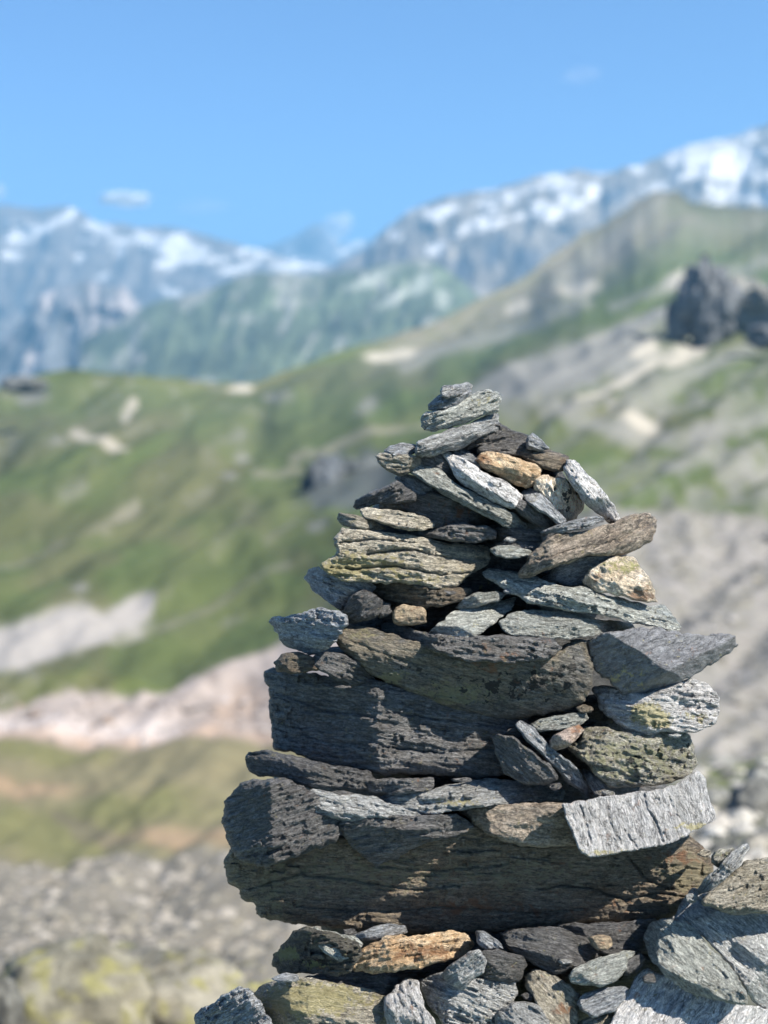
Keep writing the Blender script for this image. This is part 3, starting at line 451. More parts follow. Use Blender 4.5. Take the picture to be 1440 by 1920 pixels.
# ---- the inside of the cairn: shadowed filling stones seen only through the gaps
G3 = 'shadowed stones inside the cairn'
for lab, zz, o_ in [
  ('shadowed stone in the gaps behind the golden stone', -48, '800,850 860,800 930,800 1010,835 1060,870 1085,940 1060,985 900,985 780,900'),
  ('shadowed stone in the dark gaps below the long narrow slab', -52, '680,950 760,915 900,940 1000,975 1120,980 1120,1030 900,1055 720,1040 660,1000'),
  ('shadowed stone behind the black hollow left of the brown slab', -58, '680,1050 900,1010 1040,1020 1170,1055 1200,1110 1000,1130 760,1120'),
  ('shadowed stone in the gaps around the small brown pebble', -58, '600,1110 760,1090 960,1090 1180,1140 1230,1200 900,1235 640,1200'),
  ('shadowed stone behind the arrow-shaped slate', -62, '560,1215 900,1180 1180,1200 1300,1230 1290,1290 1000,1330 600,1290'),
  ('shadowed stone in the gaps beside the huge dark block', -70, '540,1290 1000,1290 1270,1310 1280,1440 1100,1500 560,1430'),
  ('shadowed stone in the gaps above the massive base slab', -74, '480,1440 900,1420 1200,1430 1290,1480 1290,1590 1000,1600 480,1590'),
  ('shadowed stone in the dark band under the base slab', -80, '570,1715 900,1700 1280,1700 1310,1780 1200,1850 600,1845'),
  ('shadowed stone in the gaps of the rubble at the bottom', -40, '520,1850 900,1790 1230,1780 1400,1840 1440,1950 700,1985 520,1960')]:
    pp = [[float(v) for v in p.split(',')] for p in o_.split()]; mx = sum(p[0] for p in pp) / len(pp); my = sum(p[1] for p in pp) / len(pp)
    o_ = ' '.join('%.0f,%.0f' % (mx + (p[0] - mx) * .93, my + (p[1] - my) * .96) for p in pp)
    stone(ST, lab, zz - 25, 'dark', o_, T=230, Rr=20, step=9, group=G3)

CHIPS = ['dark chip wedged under the dark slab near the upper left of the cairn', 'chip beside the flat lit plate left of centre', 'brown chip left of the dark upright block', 'dark chip between the shaded tapering slab and the pale green plate', 'grey-blue chip in the black hollow below the yellow-crusted stone', 'dark chip in the gap left of the brown slab', 'dark chip right of the small brown pebble', 'dark chip where the arrow-shaped slate meets the black-spotted stone', 'brown chip above the thin greenish plate', 'dark chip above the leaning dark plate', 'dark chip at the foot of the narrow diagonal plate', 'grey chip on top of the broad pale slab', 'dark chip above the long thin sunlit slab', 'dark chip between the left dark slab and the knobbly sunlit slab', 'brown chip under the long thin sunlit slab', 'dark chip at the top left edge of the huge dark block', 'dark chip under the left part of the massive base slab', 'blue-grey chip in the rubble below the knobbly grey stone', 'dark chip in the rubble left of the brown-streaked plate', 'grey chip on the broad dark slab under the base slab', 'dark chip left of the large fibrous slab', 'grey chip at the foot of the steep thin plate', 'warm-coloured chip at the right end of the base slab', 'grey chip above the small bright slab', 'grey chip on the crystal-speckled rock', 'grey chip under the right part of the brown slab', 'grey chip under the whitish yellow-lichened stone']
GW = 'small chips wedged between the slabs'
for i_, (x_, y_, w_, h_, m_, z_) in enumerate([(822,898,26,9,'dark',2),(858,1003,30,9,'blue',8),(655,1150,22,12,'umber',0),(836,1112,34,9,'dark',0),(958,1108,26,12,'blue',-4),(1003,1050,26,9,'dark',0),(884,1160,24,9,'dark',14),
  (1085,1205,30,12,'dark',16),(1098,1330,28,14,'umber',4),(962,1372,24,12,'dark',4),(1040,1474,26,14,'dark',6),(1140,1487,22,10,'grey',20),(868,1462,40,9,'dark',6),(640,1488,34,9,'dark',8),(905,1518,30,9,'umber',4),
  (640,1288,34,8,'dark',0),(655,1748,24,10,'dark',-4),(900,1840,26,14,'blue',20),(990,1868,20,16,'dark',26),(1058,1804,26,10,'grey',26),(1218,1836,22,15,'dark',56),(1296,1684,22,16,'grey',50),(1322,1600,22,14,'warm',-6),(958,1012,22,8,'grey',6),(745,962,26,7,'grey',8),(1108,1060,20,9,'grey',2),(1265,1378,26,9,'grey',6)]):
    rg_ = random.Random(i_ + 40); n_ = 8; pts_ = []
    for k_ in range(n_):
        a_ = 2 * math.pi * k_ / n_ + rg_.uniform(-.25, .25); r_ = rg_.uniform(.75, 1.15)
        pts_.append('%.1f,%.1f' % (x_ + w_ * .62 * r_ * math.cos(a_), y_ + h_ * .62 * r_ * math.sin(a_)))
    stone('stone_chip', CHIPS[i_], z_, m_, ' '.join(pts_), (rg_.uniform(-.2, .3), rg_.uniform(-.2, .4)), Rr=4, T=50, step=2, group=GW, ang=rg_.uniform(-25, 25), auto_n=2)

# ================================================================== the mountains and slopes
def ctrl(xs, pts):
    p = np.array(pts, float); return np.interp(xs, p[:, 0], p[:, 1])
def patchval(X, Y, lst, seed, soft=0.35, wob=0.55):
    """sum of soft irregular blobs (x, y, rx, ry, angle)"""
    out = np.zeros(X.shape)
    for i, (cx, cy, rx, ry, an) in enumerate(lst):
        a = R(an); dx, dy = X - cx, Y - cy
        u = (dx * math.cos(a) + dy * math.sin(a)) / rx; v = (-dx * math.sin(a) + dy * math.cos(a)) / ry
        r = np.sqrt(u * u + v * v) + wob * fbm(X / (8 + .5 * min(rx, 60)), Y / (6 + .6 * min(ry, 40)), i, seed, 3)
        out = np.maximum(out, 1 - smooth(1 - soft, 1 + soft, r))
    return out

def land_mat(name, tex, rough=0.95, bump=0.0, noise_scale=1.0, var=0.5):
    N = NT(name)
    col = N.n('ShaderNodeAttribute', attribute_name='tint').outputs['Color']
    pos = N.n('ShaderNodeNewGeometry').outputs['Position']
    f = N.noise(pos, noise_scale, 6, 0.65, 0.3); f2 = N.noise(pos, noise_scale * 7, 4, 0.7)
    k = N.math('ADD', N.math('MULTIPLY', f, 0.6), N.math('MULTIPLY', f2, 0.4))
    k = N.step(k, 0.3, 0.7, 1 - var * 0.6, 1 + var * 0.6)
    g = N.n('ShaderNodeCombineColor'); [N.l(k, g.inputs[i]) for i in range(3)]
    N.l(N.mix(1.0, col, g.outputs[0], 'MULTIPLY'), N.b.inputs['Base Color'])
    N.b.inputs['Roughness'].default_value = rough; N.b.inputs['Specular IOR Level'].default_value = 0.15
    if bump:
        bp = N.n('ShaderNodeBump'); bp.inputs['Strength'].default_value = 0.8; bp.inputs['Distance'].default_value = bump
        N.l(f, bp.inputs['Height']); N.l(bp.outputs[0], N.b.inputs['Normal'])
    return N.m

GRASS = np.array([.10, .138, .052]); GRASS2 = np.array([.145, .165, .07]); OLIVE = np.array([.20, .185, .11])
SCREE = np.array([.27, .262, .235]); BEIGE = np.array([.40, .365, .29]); PINK = np.array([.42, .365, .335]); ROCK = np.array([.10, .11, .12])
SNOW = np.array([.56, .555, .55]); ORANGE = np.array([.48, .33, .22])
def lerp(c, col, m): return c * (1 - m[..., None]) + np.asarray(col) * m[..., None]

def grid_mesh(name, P, mat, tint, gain=1.0):
    ny, nx = P.shape[:2]
    idx = np.arange(ny * nx).reshape(ny, nx)
    f = np.stack([idx[:-1, :-1], idx[1:, :-1], idx[1:, 1:], idx[:-1, 1:]], -1).reshape(-1, 4)
    ca = np.ones((ny * nx, 4)); ca[:, :3] = np.clip(tint.reshape(-1, 3) * gain, 0, .8)
    o = make_mesh(name, P.reshape(-1, 3), f.tolist(), mat, {'tint': ('FLOAT_COLOR', ca)})
    tag(o, kind='structure')
    return o

# ---- near slope, valley and the green hillside: one sheet
xs = np.linspace(-1500, 2900, 640)
ridge = ctrl(xs, [(-520,760),(-200,740),(0,722),(40,706),(80,694),(130,690),(200,697),(260,706),(400,714),(480,720),(520,704),(560,688),(640,660),(700,640),(800,606),(900,560),(960,535),(1000,508),(1060,462),(1100,436),(1160,400),(1200,376),(1240,362),(1270,364),(1300,378),(1340,384),(1440,392),(1700,380),(1960,350)])
ridge = ridge + 5 * fbm(xs / 60, 0, 0, 3, 4) + smooth(950, 1150, xs) * (7 * ridged(xs / 55, 2, 0, 9, 5, .6) + 4 * fbm(xs / 14, 0, 0, 12, 3))
dr = ctrl(xs, [(-520,1000),(0,900),(260,950),(480,1050),(700,1300),(900,1700),(1100,1900),(1250,1900),(1440,1900),(1960,1900)])
t = np.linspace(0, 1, 330)
yb = 2350.0
Yg = yb + (ridge[None, :] - yb) * t[:, None]; Xg = np.repeat(xs[None, :], len(t), 0)
# distance along the view for a photo row: left column and right column tables
yl = [2350, 2050, 1920, 1800, 1700, 1600, 1500, 1410, 1385, 1330, 1270, 1240, 1150, 1050, 950, 850, 780, 720, 690]
dl = [2.2, 3.0, 4.3, 6.2, 11, 18, 30, 48, 60, 64, 68, 100, 150, 210, 300, 430, 600, 850, 950]
yr = [2350, 2050, 1920, 1700, 1580, 1480, 1430, 1300, 1100, 965, 930, 850, 760, 700, 600, 500, 420, 360]
dR = [2.0, 2.5, 3.0, 4.5, 6.0, 8.5, 24, 33, 55, 85, 150, 220, 340, 480, 800, 1200, 1600, 1900]
Dl = np.exp(np.interp(-Yg, [-v for v in yl], np.log(dl))); Dr = np.exp(np.interp(-Yg, [-v for v in yr], np.log(dR)))
wx = smooth(420, 1150, Xg + 0 * Yg)
D = np.exp(np.log(Dl) * (1 - wx) + np.log(Dr) * wx)
tt = smooth(.985, 1.0, t)[:, None]
D = D * (1 - smooth(.9, 1, t)[:, None]) + dr[None, :] * smooth(.9, 1, t)[:, None]
D = np.maximum.accumulate(D, 0)
P = unproj(Xg, Yg, D)
Ug = Xg * .88 - Yg * .47; Vg = Xg * .47 + Yg * .88
# relief: mounds, gullies running down the slope
rel = D * (0.016 * fbm(Ug / 200, Vg / 70, 0, 31, 3) + 0.005 * ridged(Ug / 150, Vg / 45, 0, 32, 3) + 0.0004 * fbm(Xg / 18, Yg / 12, 0, 33, 3))
rel *= (1 - smooth(.97, 1, t)[:, None] * .7)
P[..., 2] += rel
# crag relief on the right
# colours of the ground cover
Ug = Xg * .88 - Yg * .47; Vg = Xg * .47 + Yg * .88; n1 = fbm(Ug / 150, Vg / 34, 0, 41, 5); n2 = fbm(Xg / 25, Yg / 14, 0, 42, 4); n3 = fbm(Xg / 150, Yg / 90, 0, 43, 3)
c = GRASS + (GRASS2 - GRASS) * np.clip(.5 + .9 * n1, 0, 1)[..., None]
c = lerp(c, OLIVE * .8, smooth(.0, .45, n3 + .35 * n1) * .5)
c = lerp(c, GRASS * .55, smooth(.05, .4, fbm(Ug / 90, Vg / 26, 3, 47, 4)) * .4)
c = lerp(c, SCREE, smooth(.25, .6, n2 * .35 + n1 * .8) * .5)
right = smooth(820, 1250, Xg + (Yg - 600) * .25)
# upper right: stony grey-olive slope
up = smooth(0, 60, (-(Yg - (740 - (Xg - 700) * .42))))*smooth(640, 800, Xg)
c = lerp(c, np.array([.235,.222,.175]), up * (.80 + .2 * smooth(-.25, .2, n2)))
c = lerp(c, GRASS2 * 1.0, up * smooth(.1, .45, n1 - .2 * n2) * .2)
# right middle: scree and bare ground among grass
mid = smooth(880, 1080, Xg) * smooth(640, 720, Yg) * (1 - smooth(950, 990, Yg))
c = lerp(c, SCREE * 1.0, mid * smooth(-.35, .25, n2 + .5 * n1) * .8)
pg = [(1050,835,130,50,8),(1200,900,160,55,12),(1010,900,100,60,5),(1330,700,90,40,-20),(1420,770,60,60,0),(1380,950,80,18,5),(1240,470,120,20,-22),(1330,400,60,22,0),(1180,520,90,16,-20),(1000,620,160,22,-18),(1200,560,120,18,-14)]
c = lerp(c, GRASS * 1.05, patchval(Xg, Yg, pg, 50, .6) * .42)
ps = [(1060,690,200,52,-20),(1190,610,110,20,-22),(960,740,70,20,-15),(1130,650,120,40,-22)]
c = lerp(c, np.array([.255,.255,.24]), patchval(Xg, Yg, ps, 51, .45, .4) * .95)
pb = [(735,664,58,9,-8),(705,671,22,8,-5),(770,655,26,8,-5),(970,566,26,9,-22),(1085,530,40,13,-12),(1290,660,48,13,-28),(1200,790,40,14,5),(1210,660,26,12,-20),(1275,515,38,12,-20),(452,733,24,10,0),(1190,700,150,9,-30)]
c = lerp(c, np.array([.52,.48,.40]), patchval(Xg, Yg, pb, 52, .35, .35) * .95)
# winding trail, gravel streaks on the green slope
def line(pts, wd):
    A = np.array(pts, float); out = np.full(Xg.shape, 1e9)
    for a, b in zip(A[:-1], A[1:]):
        d = b - a; q = np.clip(((Xg - a[0]) * d[0] + (Yg - a[1]) * d[1]) / (d @ d), 0, 1)
        out = np.minimum(out, np.hypot(Xg - a[0] - q * d[0], (Yg - a[1] - q * d[1])))
    return 1 - smooth(wd * .5, wd * 1.5, out + wd * .6 * n2)
tr = np.maximum(line([(138,804),(180,835),(232,858)], 9), line([(236,790),(250,764)], 10))
tr2 = np.maximum.reduce([line([(550,862),(640,836),(720,815),(800,795),(860,770)], 9) * .8, line([(170,995),(255,945)], 9) * .8, line([(250,764),(150,800)], 4) * .3,
     line([(300,1180),(380,1150),(440,1110),(540,1075)], 6) * .6, line([(480,895),(560,885)], 8) * .7, line([(0,1060),(90,1025),(200,1000)], 9) * .5, line([(500,1040),(560,990)], 8) * .5, line([(420,775),(500,790)], 6) * .3,
     line([(470,960),(400,1060)], 10) * .25])
c = lerp(c, BEIGE * 1.15, tr); c = lerp(c, BEIGE * .8, tr2 * .75)
spots = [(690,765,26,16,-50),(430,895,14,9,0),(150,1120,14,9,0),(60,740,36,9,0),(600,1005,24,10,-30),(455,860,14,6,0),(520,765,26,8,0),(110,820,14,6,0)]
c = lerp(c, SCREE * 1.1, patchval(Xg, Yg, spots, 53, .5) * .7)
dk = [(604,905,34,52,38),(690,900,46,36,0),(45,722,40,14,0),(640,930,50,26,-20),(1310,610,1,1,0)]
c = lerp(c, ROCK * 1.15, patchval(Xg, Yg, dk, 54, .4) * .8)
st2 = np.maximum.reduce([line([(1290,570),(1150,612),(1000,672),(880,730)], 7) * .8, line([(1450,640),(1300,690),(1180,762)], 12) * .6, line([(1100,560),(960,612),(840,652),(760,690)], 13) * .6,
     line([(1450,790),(1280,835),(1120,800),(1040,770)], 12) * .55, line([(1440,480),(1280,520),(1150,560)], 10) * .5, line([(1440,880),(1330,860),(1200,900)], 12) * .5, line([(1240,380),(1130,470),(1050,520)], 14) * .45])
c = lerp(c, SCREE * 1.25, st2)
# pale gravel bowl at the left
c = lerp(c, np.array([.47,.435,.40]), patchval(Xg, Yg, [(110,1200,150,42,-10),(20,1215,120,38,-5),(240,1158,60,26,-28)], 55, .25, .3))
# pinkish rock band
lb = ctrl(Xg, [(-520,1350),(0,1330),(120,1300),(300,1290),(420,1265),(500,1240),(560,1200),(700,1180)])
band = smooth(-8, 8, Yg - lb - 12 * n2) * (1 - smooth(1385, 1400, Yg + 6 * n2)) * (1 - smooth(700, 900, Xg))
c = lerp(c, PINK, band); c = lerp(c, np.array([.58,.52,.50]), band * smooth(1335, 1360, Yg) * (1 - smooth(1375, 1388, Yg)) * (1 - smooth(300, 420, Xg)) * .9)
c = lerp(c, PINK * .6, band * smooth(.1, .4, n2) * .6); c = lerp(c, ORANGE * 1.05, band * smooth(1360, 1385, Yg + 8 * n1) * .5)
c = lerp(c, ORANGE, patchval(Xg, Yg, [(440,1340,60,35,-20)], 56, .6) * .4)
# meadow below it
low = smooth(1388, 1402, Yg) * (1 - smooth(650, 950, Xg))
c = lerp(c, np.array([.29,.25,.155]), low * (.86 + .1 * n1)); 
c = lerp(c, np.array([.155,.165,.065]), low * smooth(-.05, .45, n1 + .4 * n3) * .25)
c = lerp(c, np.array([.16,.19,.045]), low * patchval(Xg, Yg, [(90,1560,170,50,5),(230,1520,150,26,0),(40,1405,160,16,0)], 57, .6) * .4)
c = lerp(c, ORANGE * .95, low * patchval(Xg, Yg, [(20,1468,120,14,0),(340,1580,110,16,5)], 58, .6) * .65)
c = lerp(c, np.array([.20,.17,.13]), low * line([(110,1520),(170,1550),(250,1585)], 14) * .6)
# stony ground, lichened rocks
st = smooth(1600, 1625, Yg + 20 * n1) * (1 - smooth(800, 1000, Xg))
c = lerp(c, np.array([.25,.23,.19]), st); c = lerp(c, np.array([.16,.145,.13]), st * smooth(.1, .4, n2) * .3); c = lerp(c, np.array([.29,.265,.245]), st * smooth(.15, .45, -n2) * .35)
c = lerp(c, np.array([.26,.26,.10]), st * patchval(Xg, Yg, [(215,1782,50,8,0)], 60, .5) * .8)
# right: grey stony slope
rs = smooth(958, 975, Yg + 16 * n2) * smooth(800, 1000, Xg)
c = lerp(c, np.array([.30,.285,.255]), rs); c = lerp(c, np.array([.22,.205,.15]), rs * smooth(.1, .4, n2) * .45); c = lerp(c, np.array([.36,.335,.315]), rs * smooth(.05, .4, -n2) * .6)
rg = smooth(1425, 1445, Yg + 10 * n2) * smooth(900, 1100, Xg)
c = lerp(c, np.array([.17,.17,.13]), rg); c = lerp(c, np.array([.20,.24,.06]), rg * patchval(Xg, Yg, [(1390,1460,60,14,-8),(1440,1440,40,12,0)], 61, .5))
rel_mat = land_mat('alpine_ground', None, noise_scale=0.6, bump=0.02, var=0.3)
ground = grid_mesh('ground', P[::-1], rel_mat, c[::-1], .67); 

# ---- far ranges: each a sheet from its crest down, with a back slope
def massif(name, crest, base, dcrest, dbase, x0, x1, nx, ny, seed, colour, amp=0.02, rough_px=6, mat_scale=.004, shape=1.0):
    xs = np.linspace(x0, x1, nx); yc = ctrl(xs, crest) + rough_px * fbm(xs / 40, 0, 0, seed, 5, .6) + rough_px * .5 * ridged(xs / 22, 3, 0, seed + 1, 3)
    ybm = ctrl(xs, base)
    t = np.linspace(0, 1, ny)[:, None]
    X = np.repeat(xs[None, :], ny, 0); Y = yc[None, :] + (ybm - yc)[None, :] * t
    D = dcrest + (dbase - dcrest) * t ** shape
    # buttresses and gullies: distance varies along the slope
    g = ridged(X / 75 + .3 * Y / 60, Y / 160, 0, seed + 2, 5, .55); g2 = fbm(X / 22, Y / 34, 0, seed + 3, 4, .6)
    D = D * (1 - amp * (g * .8 + g2 * .5) * smooth(0, .12, t))
    P = unproj(X, Y, D)
    tint = colour(X, Y, t, g, g2)
    back = P[0].copy(); rows = []
    for k, (dd, dz) in enumerate([(.06, .02), (.16, .08), (.3, .2)]):
        b = P[0] * (1 + dd); b[:, 2] = P[0][:, 2] - dz * dcrest * .8; rows.insert(0, b)
    P = np.concatenate([np.array(rows), P]); tint = np.concatenate([np.repeat(tint[:1], 3, 0), tint])
    return grid_mesh(name, P[::-1], land_mat(name + '_rock', None, noise_scale=mat_scale, var=.6), tint[::-1])

def snow_on(c, X, Y, blobs, n, seed, thr=None, amt=1.0):
    m = patchval(X, Y, blobs, seed, .3, .9)
    return lerp(c, SNOW, m * amt * .9)

def col_left(X, Y, t, g, g2):
    n = fbm(X / 30 + Y / 60, Y / 22, 0, 71, 4)
    c = np.array([.145,.13,.115]) * (1 + .5 * n)[..., None]
    c = lerp(c, np.array([.22,.20,.19]), smooth(.1, .5, fbm(X / 26, Y / 90, 0, 72, 4)) * .8)
    c = lerp(c, np.array([.08,.085,.09]), smooth(.1, .4, fbm(X / 40, Y / 70, 2, 74, 4)) * .7)
    sn = smooth(.0, .1, fbm(X / 60 + Y / 40, Y / 18, 0, 73, 4, .6) - .10 - np.abs(Y - ctrl(X, [(0,440),(200,440),(330,475),(480,490),(620,500)])) / 70)
    c = lerp(c, SNOW, sn * .85)
    c = snow_on(c, X, Y, [(130,402,16,9,-30),(90,425,26,8,-30),(40,440,40,10,-15),(190,520,13,8,0),(148,480,12,9,0),(225,472,10,8,0),(190,425,26,12,10),(300,455,70,17,14),(350,480,50,14,10),(310,495,26,10,20),(440,505,42,12,-18),(480,470,34,12,10),(560,498,44,9,-2),(640,465,40,9,-20),(320,548,16,8,20),(20,480,20,8,0)], n, 75)
    return c
massif('mountain_left', [(-520,380),(-300,400),(-60,392),(0,384),(70,388),(130,386),(160,400),(180,416),(215,418),(250,424),(290,424),(330,426),(370,436),(430,452),(450,458),(490,466),(560,492),(620,500),(760,530)], [(-520,840),(760,800)], 9000, 6800, -1500, 760, 560, 110, 80, col_left, .022, 5)
def col_peak(X, Y, t, g, g2):
    n = fbm(X / 14, Y / 14, 0, 76, 4)
    c = np.array([.13,.14,.16]) * (1 + .5 * n)[..., None]
    return snow_on(c, X, Y, [(560,495,60,9,0),(660,462,30,8,-25),(640,440,14,16,30)], n, 77)
massif('distant_peak', [(360,520),(470,470),(500,462),(530,452),(555,440),(572,428),(590,419),(606,423),(616,442),(640,458),(665,452),(700,450),(800,470)], [(360,640),(800,640)], 13000, 11800, 360, 800, 130, 50, 90, col_peak, .02, 3)
def col_right(X, Y, t, g, g2):
    n = fbm(X / 26 - Y / 50, Y / 16, 0, 81, 5)
    c = np.array([.16,.145,.125]) * (1 + .5 * n)[..., None]
    c = lerp(c, np.array([.24,.22,.19]), smooth(.0, .4, fbm(X / 50, Y / 34, 0, 82, 4)) * .7)
    hgt = Y - ctrl(X, [(600,520),(720,435),(830,370),(970,345),(1150,322),(1290,270),(1440,235),(1700,180)])
    sn = smooth(.02, .12, fbm(X / 70 + Y / 30, Y / 22, 0, 83, 4, .6) - .24 + .00016 * (X - 700) - .0024 * np.maximum(hgt - 60, 0))
    c = lerp(c, SNOW, sn * .85)
    c = lerp(c, np.array([.05,.06,.08]), patchval(X, Y, [(925,470,16,34,20),(870,500,14,26,15),(990,500,34,26,35),(1150,370,30,14,-30)], 84, .5) * .8)
    return snow_on(c, X, Y, [(830,400,24,11,-20),(915,382,20,9,0),(960,375,16,9,0),(1052,338,26,9,0),(1130,325,22,7,0),(1075,375,22,14,20),(1020,395,26,16,35),(1110,360,14,16,0),(900,415,40,9,-25),(820,465,24,10,-30),(1330,290,60,20,5),(1380,320,36,22,10),(1430,370,50,14,15),(1340,360,26,12,0),(1270,300,30,12,0),(1200,318,16,9,0),(1400,260,30,8,-15),(740,440,12,9,0),(1230,355,24,9,-10),(975,405,14,9,0)], n, 85)
massif('mountain_right', [(520,560),(600,512),(640,490),(680,468),(720,432),(760,400),(790,384),(830,370),(900,358),(970,345),(1000,332),(1040,322),(1090,320),(1150,322),(1170,312),(1200,306),(1240,292),(1290,270),(1370,258),(1400,245),(1440,234),(1560,200),(1960,160)], [(520,760),(900,700),(1960,640)], 6200, 4300, 520, 2900, 560, 110, 100, col_right, .026, 5)
def col_mid(X, Y, t, g, g2):
    n = fbm(X / 40 + Y / 50, Y / 40, 0, 91, 4)
    c = np.array([.085,.105,.062]) * (1 + .6 * n)[..., None]
    c = lerp(c, np.array([.30,.29,.26]), smooth(.12, .45, fbm(X / 30 + Y / 60, Y / 40, 0, 92, 4)) * .6)
    c = lerp(c, np.array([.40,.42,.36]), patchval(X, Y, [(790,535,26,16,-20),(830,562,14,18,0),(700,520,50,10,-25),(740,560,40,8,-30)], 93, .5) * .6)
    return c
massif('mountain_middle', [(150,640),(240,590),(290,566),(340,556),(400,540),(440,522),(480,512),(540,512),(600,516),(650,508),(700,498),(760,488),(790,484),(830,500),(860,520),(900,556),(950,600),(1050,680)], [(150,820),(500,800),(1050,760)], 4200, 2700, 150, 1050, 240, 90, 110, col_mid, .024, 4)
def col_butt(X, Y, t, g, g2):
    c = np.array([.11,.115,.12]) * (1 + .6 * fbm(X / 20, Y / 60, 0, 95, 4))[..., None]
    c = lerp(c, np.array([.36,.32,.31]), smooth(.1, .4, fbm(X / 16, Y / 100, 0, 96, 4)) * .7)
    return lerp(c, np.array([.42,.37,.35]), patchval(X, Y, [(230,600,14,90,2),(90,540,14,40,10)], 97, .5) * .8)
massif('rocky_buttress', [(-520,720),(-100,690),(0,650),(40,600),(70,560),(110,538),(150,528),(200,530),(235,540),(262,575),(290,640),(330,720)], [(-520,860),(330,820)], 5200, 4500, -1500, 330, 320, 70, 120, col_butt, .03, 6)

# ---- valley floor reaching the horizon below everything
bv = [(-21500,-2500,-420),(21500,-2500,-420),(21500,20500,-420),(-21500,20500,-420)]
ca = np.ones((4,4)); ca[:, :3] = (.12,.15,.08)
vf = make_mesh('valley_floor', bv, [[0,1,2,3]], land_mat('valley_green', None, noise_scale=.002), {'tint': ('FLOAT_COLOR', ca)}); tag(vf, kind='structure')

# ---- dark crags standing out of the slopes
crag_m = land_mat('crag_rock', None, noise_scale=.15, bump=.6, var=.7)
def boulder(name, label, px, py, dist, wpx, hpx, seed, colr, cat='boulder', group=None, mat=None, res=26, sink=.25, ragged=.28, depth=1.0):
    s = dist / KF; a, b = wpx * s / 2, hpx * s / 2
    c0 = unproj(px, py, dist)
    th = np.linspace(0, math.pi, res); ph = np.linspace(0, 2 * math.pi, res * 2, endpoint=False)
    T_, Ph = np.meshgrid(th, ph, indexing='ij')
    nx = np.sin(T_) * np.cos(Ph); ny = np.sin(T_) * np.sin(Ph); nz = np.cos(T_)
    q = 1 + ragged * (1.2 * fbm(nx * 1.6 + seed, ny * 1.6, nz * 1.6, seed, 4, .6) + .5 * ridged(nx * 2.5, ny * 2.5 + seed, nz * 3, seed + 1, 3))
    nzz = np.sign(nz) * np.abs(nz) ** .75
    V = np.stack([nx * q * a, ny * q * a * depth, nzz * q * b], -1).reshape(-1, 3)
    n2_ = len(ph); f = []
    for i in range(res - 1):
        for j in range(n2_):
            f.append([i * n2_ + j, (i + 1) * n2_ + j, (i + 1) * n2_ + (j + 1) % n2_, i * n2_ + (j + 1) % n2_])
    k = fbm(V[:, 0] / a * 3, V[:, 1] / a * 3, V[:, 2] / b * 4, seed + 4, 4)
    ca = np.ones((len(V), 4)); ca[:, :3] = np.clip(np.array(colr)[None] * (1 + .7 * k)[:, None], .02, .8)
    if name == 'boulder' and 'yellow' in label:
        yk = smooth(.1, .35, fbm(V[:, 0] / a * 5 + 9, V[:, 1] / a * 5, V[:, 2] / b * 5, seed + 6, 4))[:, None]
        ca[:, :3] = ca[:, :3] * (1 - yk * .8) + np.array([.20,.19,.075]) * yk * .7
    V[:, 2] += b
    org = c0 - np.array([0, 0, b])
    o = make_mesh(name, V + org, f, mat or crag_m, {'tint': ('FLOAT_COLOR', ca)}, org)
    return tag(o, label, cat, group)
boulder('crag', 'dark rock crag standing out of the right hillside', 1325, 575, 650, 90, 128, 201, (.12,.125,.13), 'crag', ragged=.7, depth=.9, res=50)
boulder('crag', 'broad grey rock shoulder right of the dark crag', 1420, 585, 700, 140, 100, 211, (.19,.185,.165), 'crag', ragged=.6, depth=1.2, res=40)
boulder('crag', 'smaller dark cliff left of the big crag on the right hillside', 1268, 612, 650, 34, 74, 202, (.11,.115,.12), 'crag', ragged=.5, depth=.8)
boulder('crag', 'dark rock cut by the right edge beside the green patch', 1442, 632, 560, 70, 40, 203, (.11,.115,.12), 'crag', ragged=.4)
boulder('crag', 'dark pointed crag on the green slope just left of the cairn', 610, 910, 305, 74, 100, 204, (.09,.10,.11), 'crag', ragged=.4)
boulder('crag', 'dark crag half hidden behind the upper left of the cairn', 690, 905, 310, 90, 84, 205, (.10,.11,.11), 'crag', ragged=.4)
boulder('crag', 'dark rocky knob on the far left end of the green ridge', 45, 722, 730, 70, 30, 206, (.12,.125,.12), 'crag', ragged=.4)
near_m = land_mat('near_boulder_rock', None, noise_scale=14, bump=.01, var=.7)
GB = 'blurred boulders on the ground behind the cairn'
for lab, px, py, d, w_, h_, sd_, cl in [
  ('yellow-lichened boulder in the bottom left corner', 130, 1885, 4.0, 300, 200, 301, (.165,.155,.12)),
  ('yellow-lichened boulder beside the bottom left of the rubble', 330, 1880, 4.3, 240, 160, 302, (.165,.155,.125)),
  ('shadow-grey boulder cut by the bottom left corner', 5, 1890, 3.6, 70, 110, 303, (.10,.10,.09)),  # shadow tone put into the boulder's colour
  ('large dark boulder at the right edge above the thin tilted plate', 1415, 1530, 7.4, 100, 110, 304, (.13,.13,.12)),
  ('pale boulder between the cairn and the dark boulder at right', 1362, 1560, 7.2, 60, 70, 305, (.22,.21,.19)),
  ('low grey boulder beside the right end of the base slab', 1350, 1610, 6.2, 90, 50, 306, (.20,.20,.18)),
  ('brownish boulder low on the right edge behind the light rounded stone', 1435, 1600, 5.6, 80, 60, 307, (.26,.24,.20)),
  ('small dark boulder below the green patch at the right edge', 1432, 1478, 9.5, 60, 40, 308, (.15,.15,.14))]:
    boulder('boulder', lab, px, py, d, w_, h_, sd_, cl, group=GB, mat=near_m)

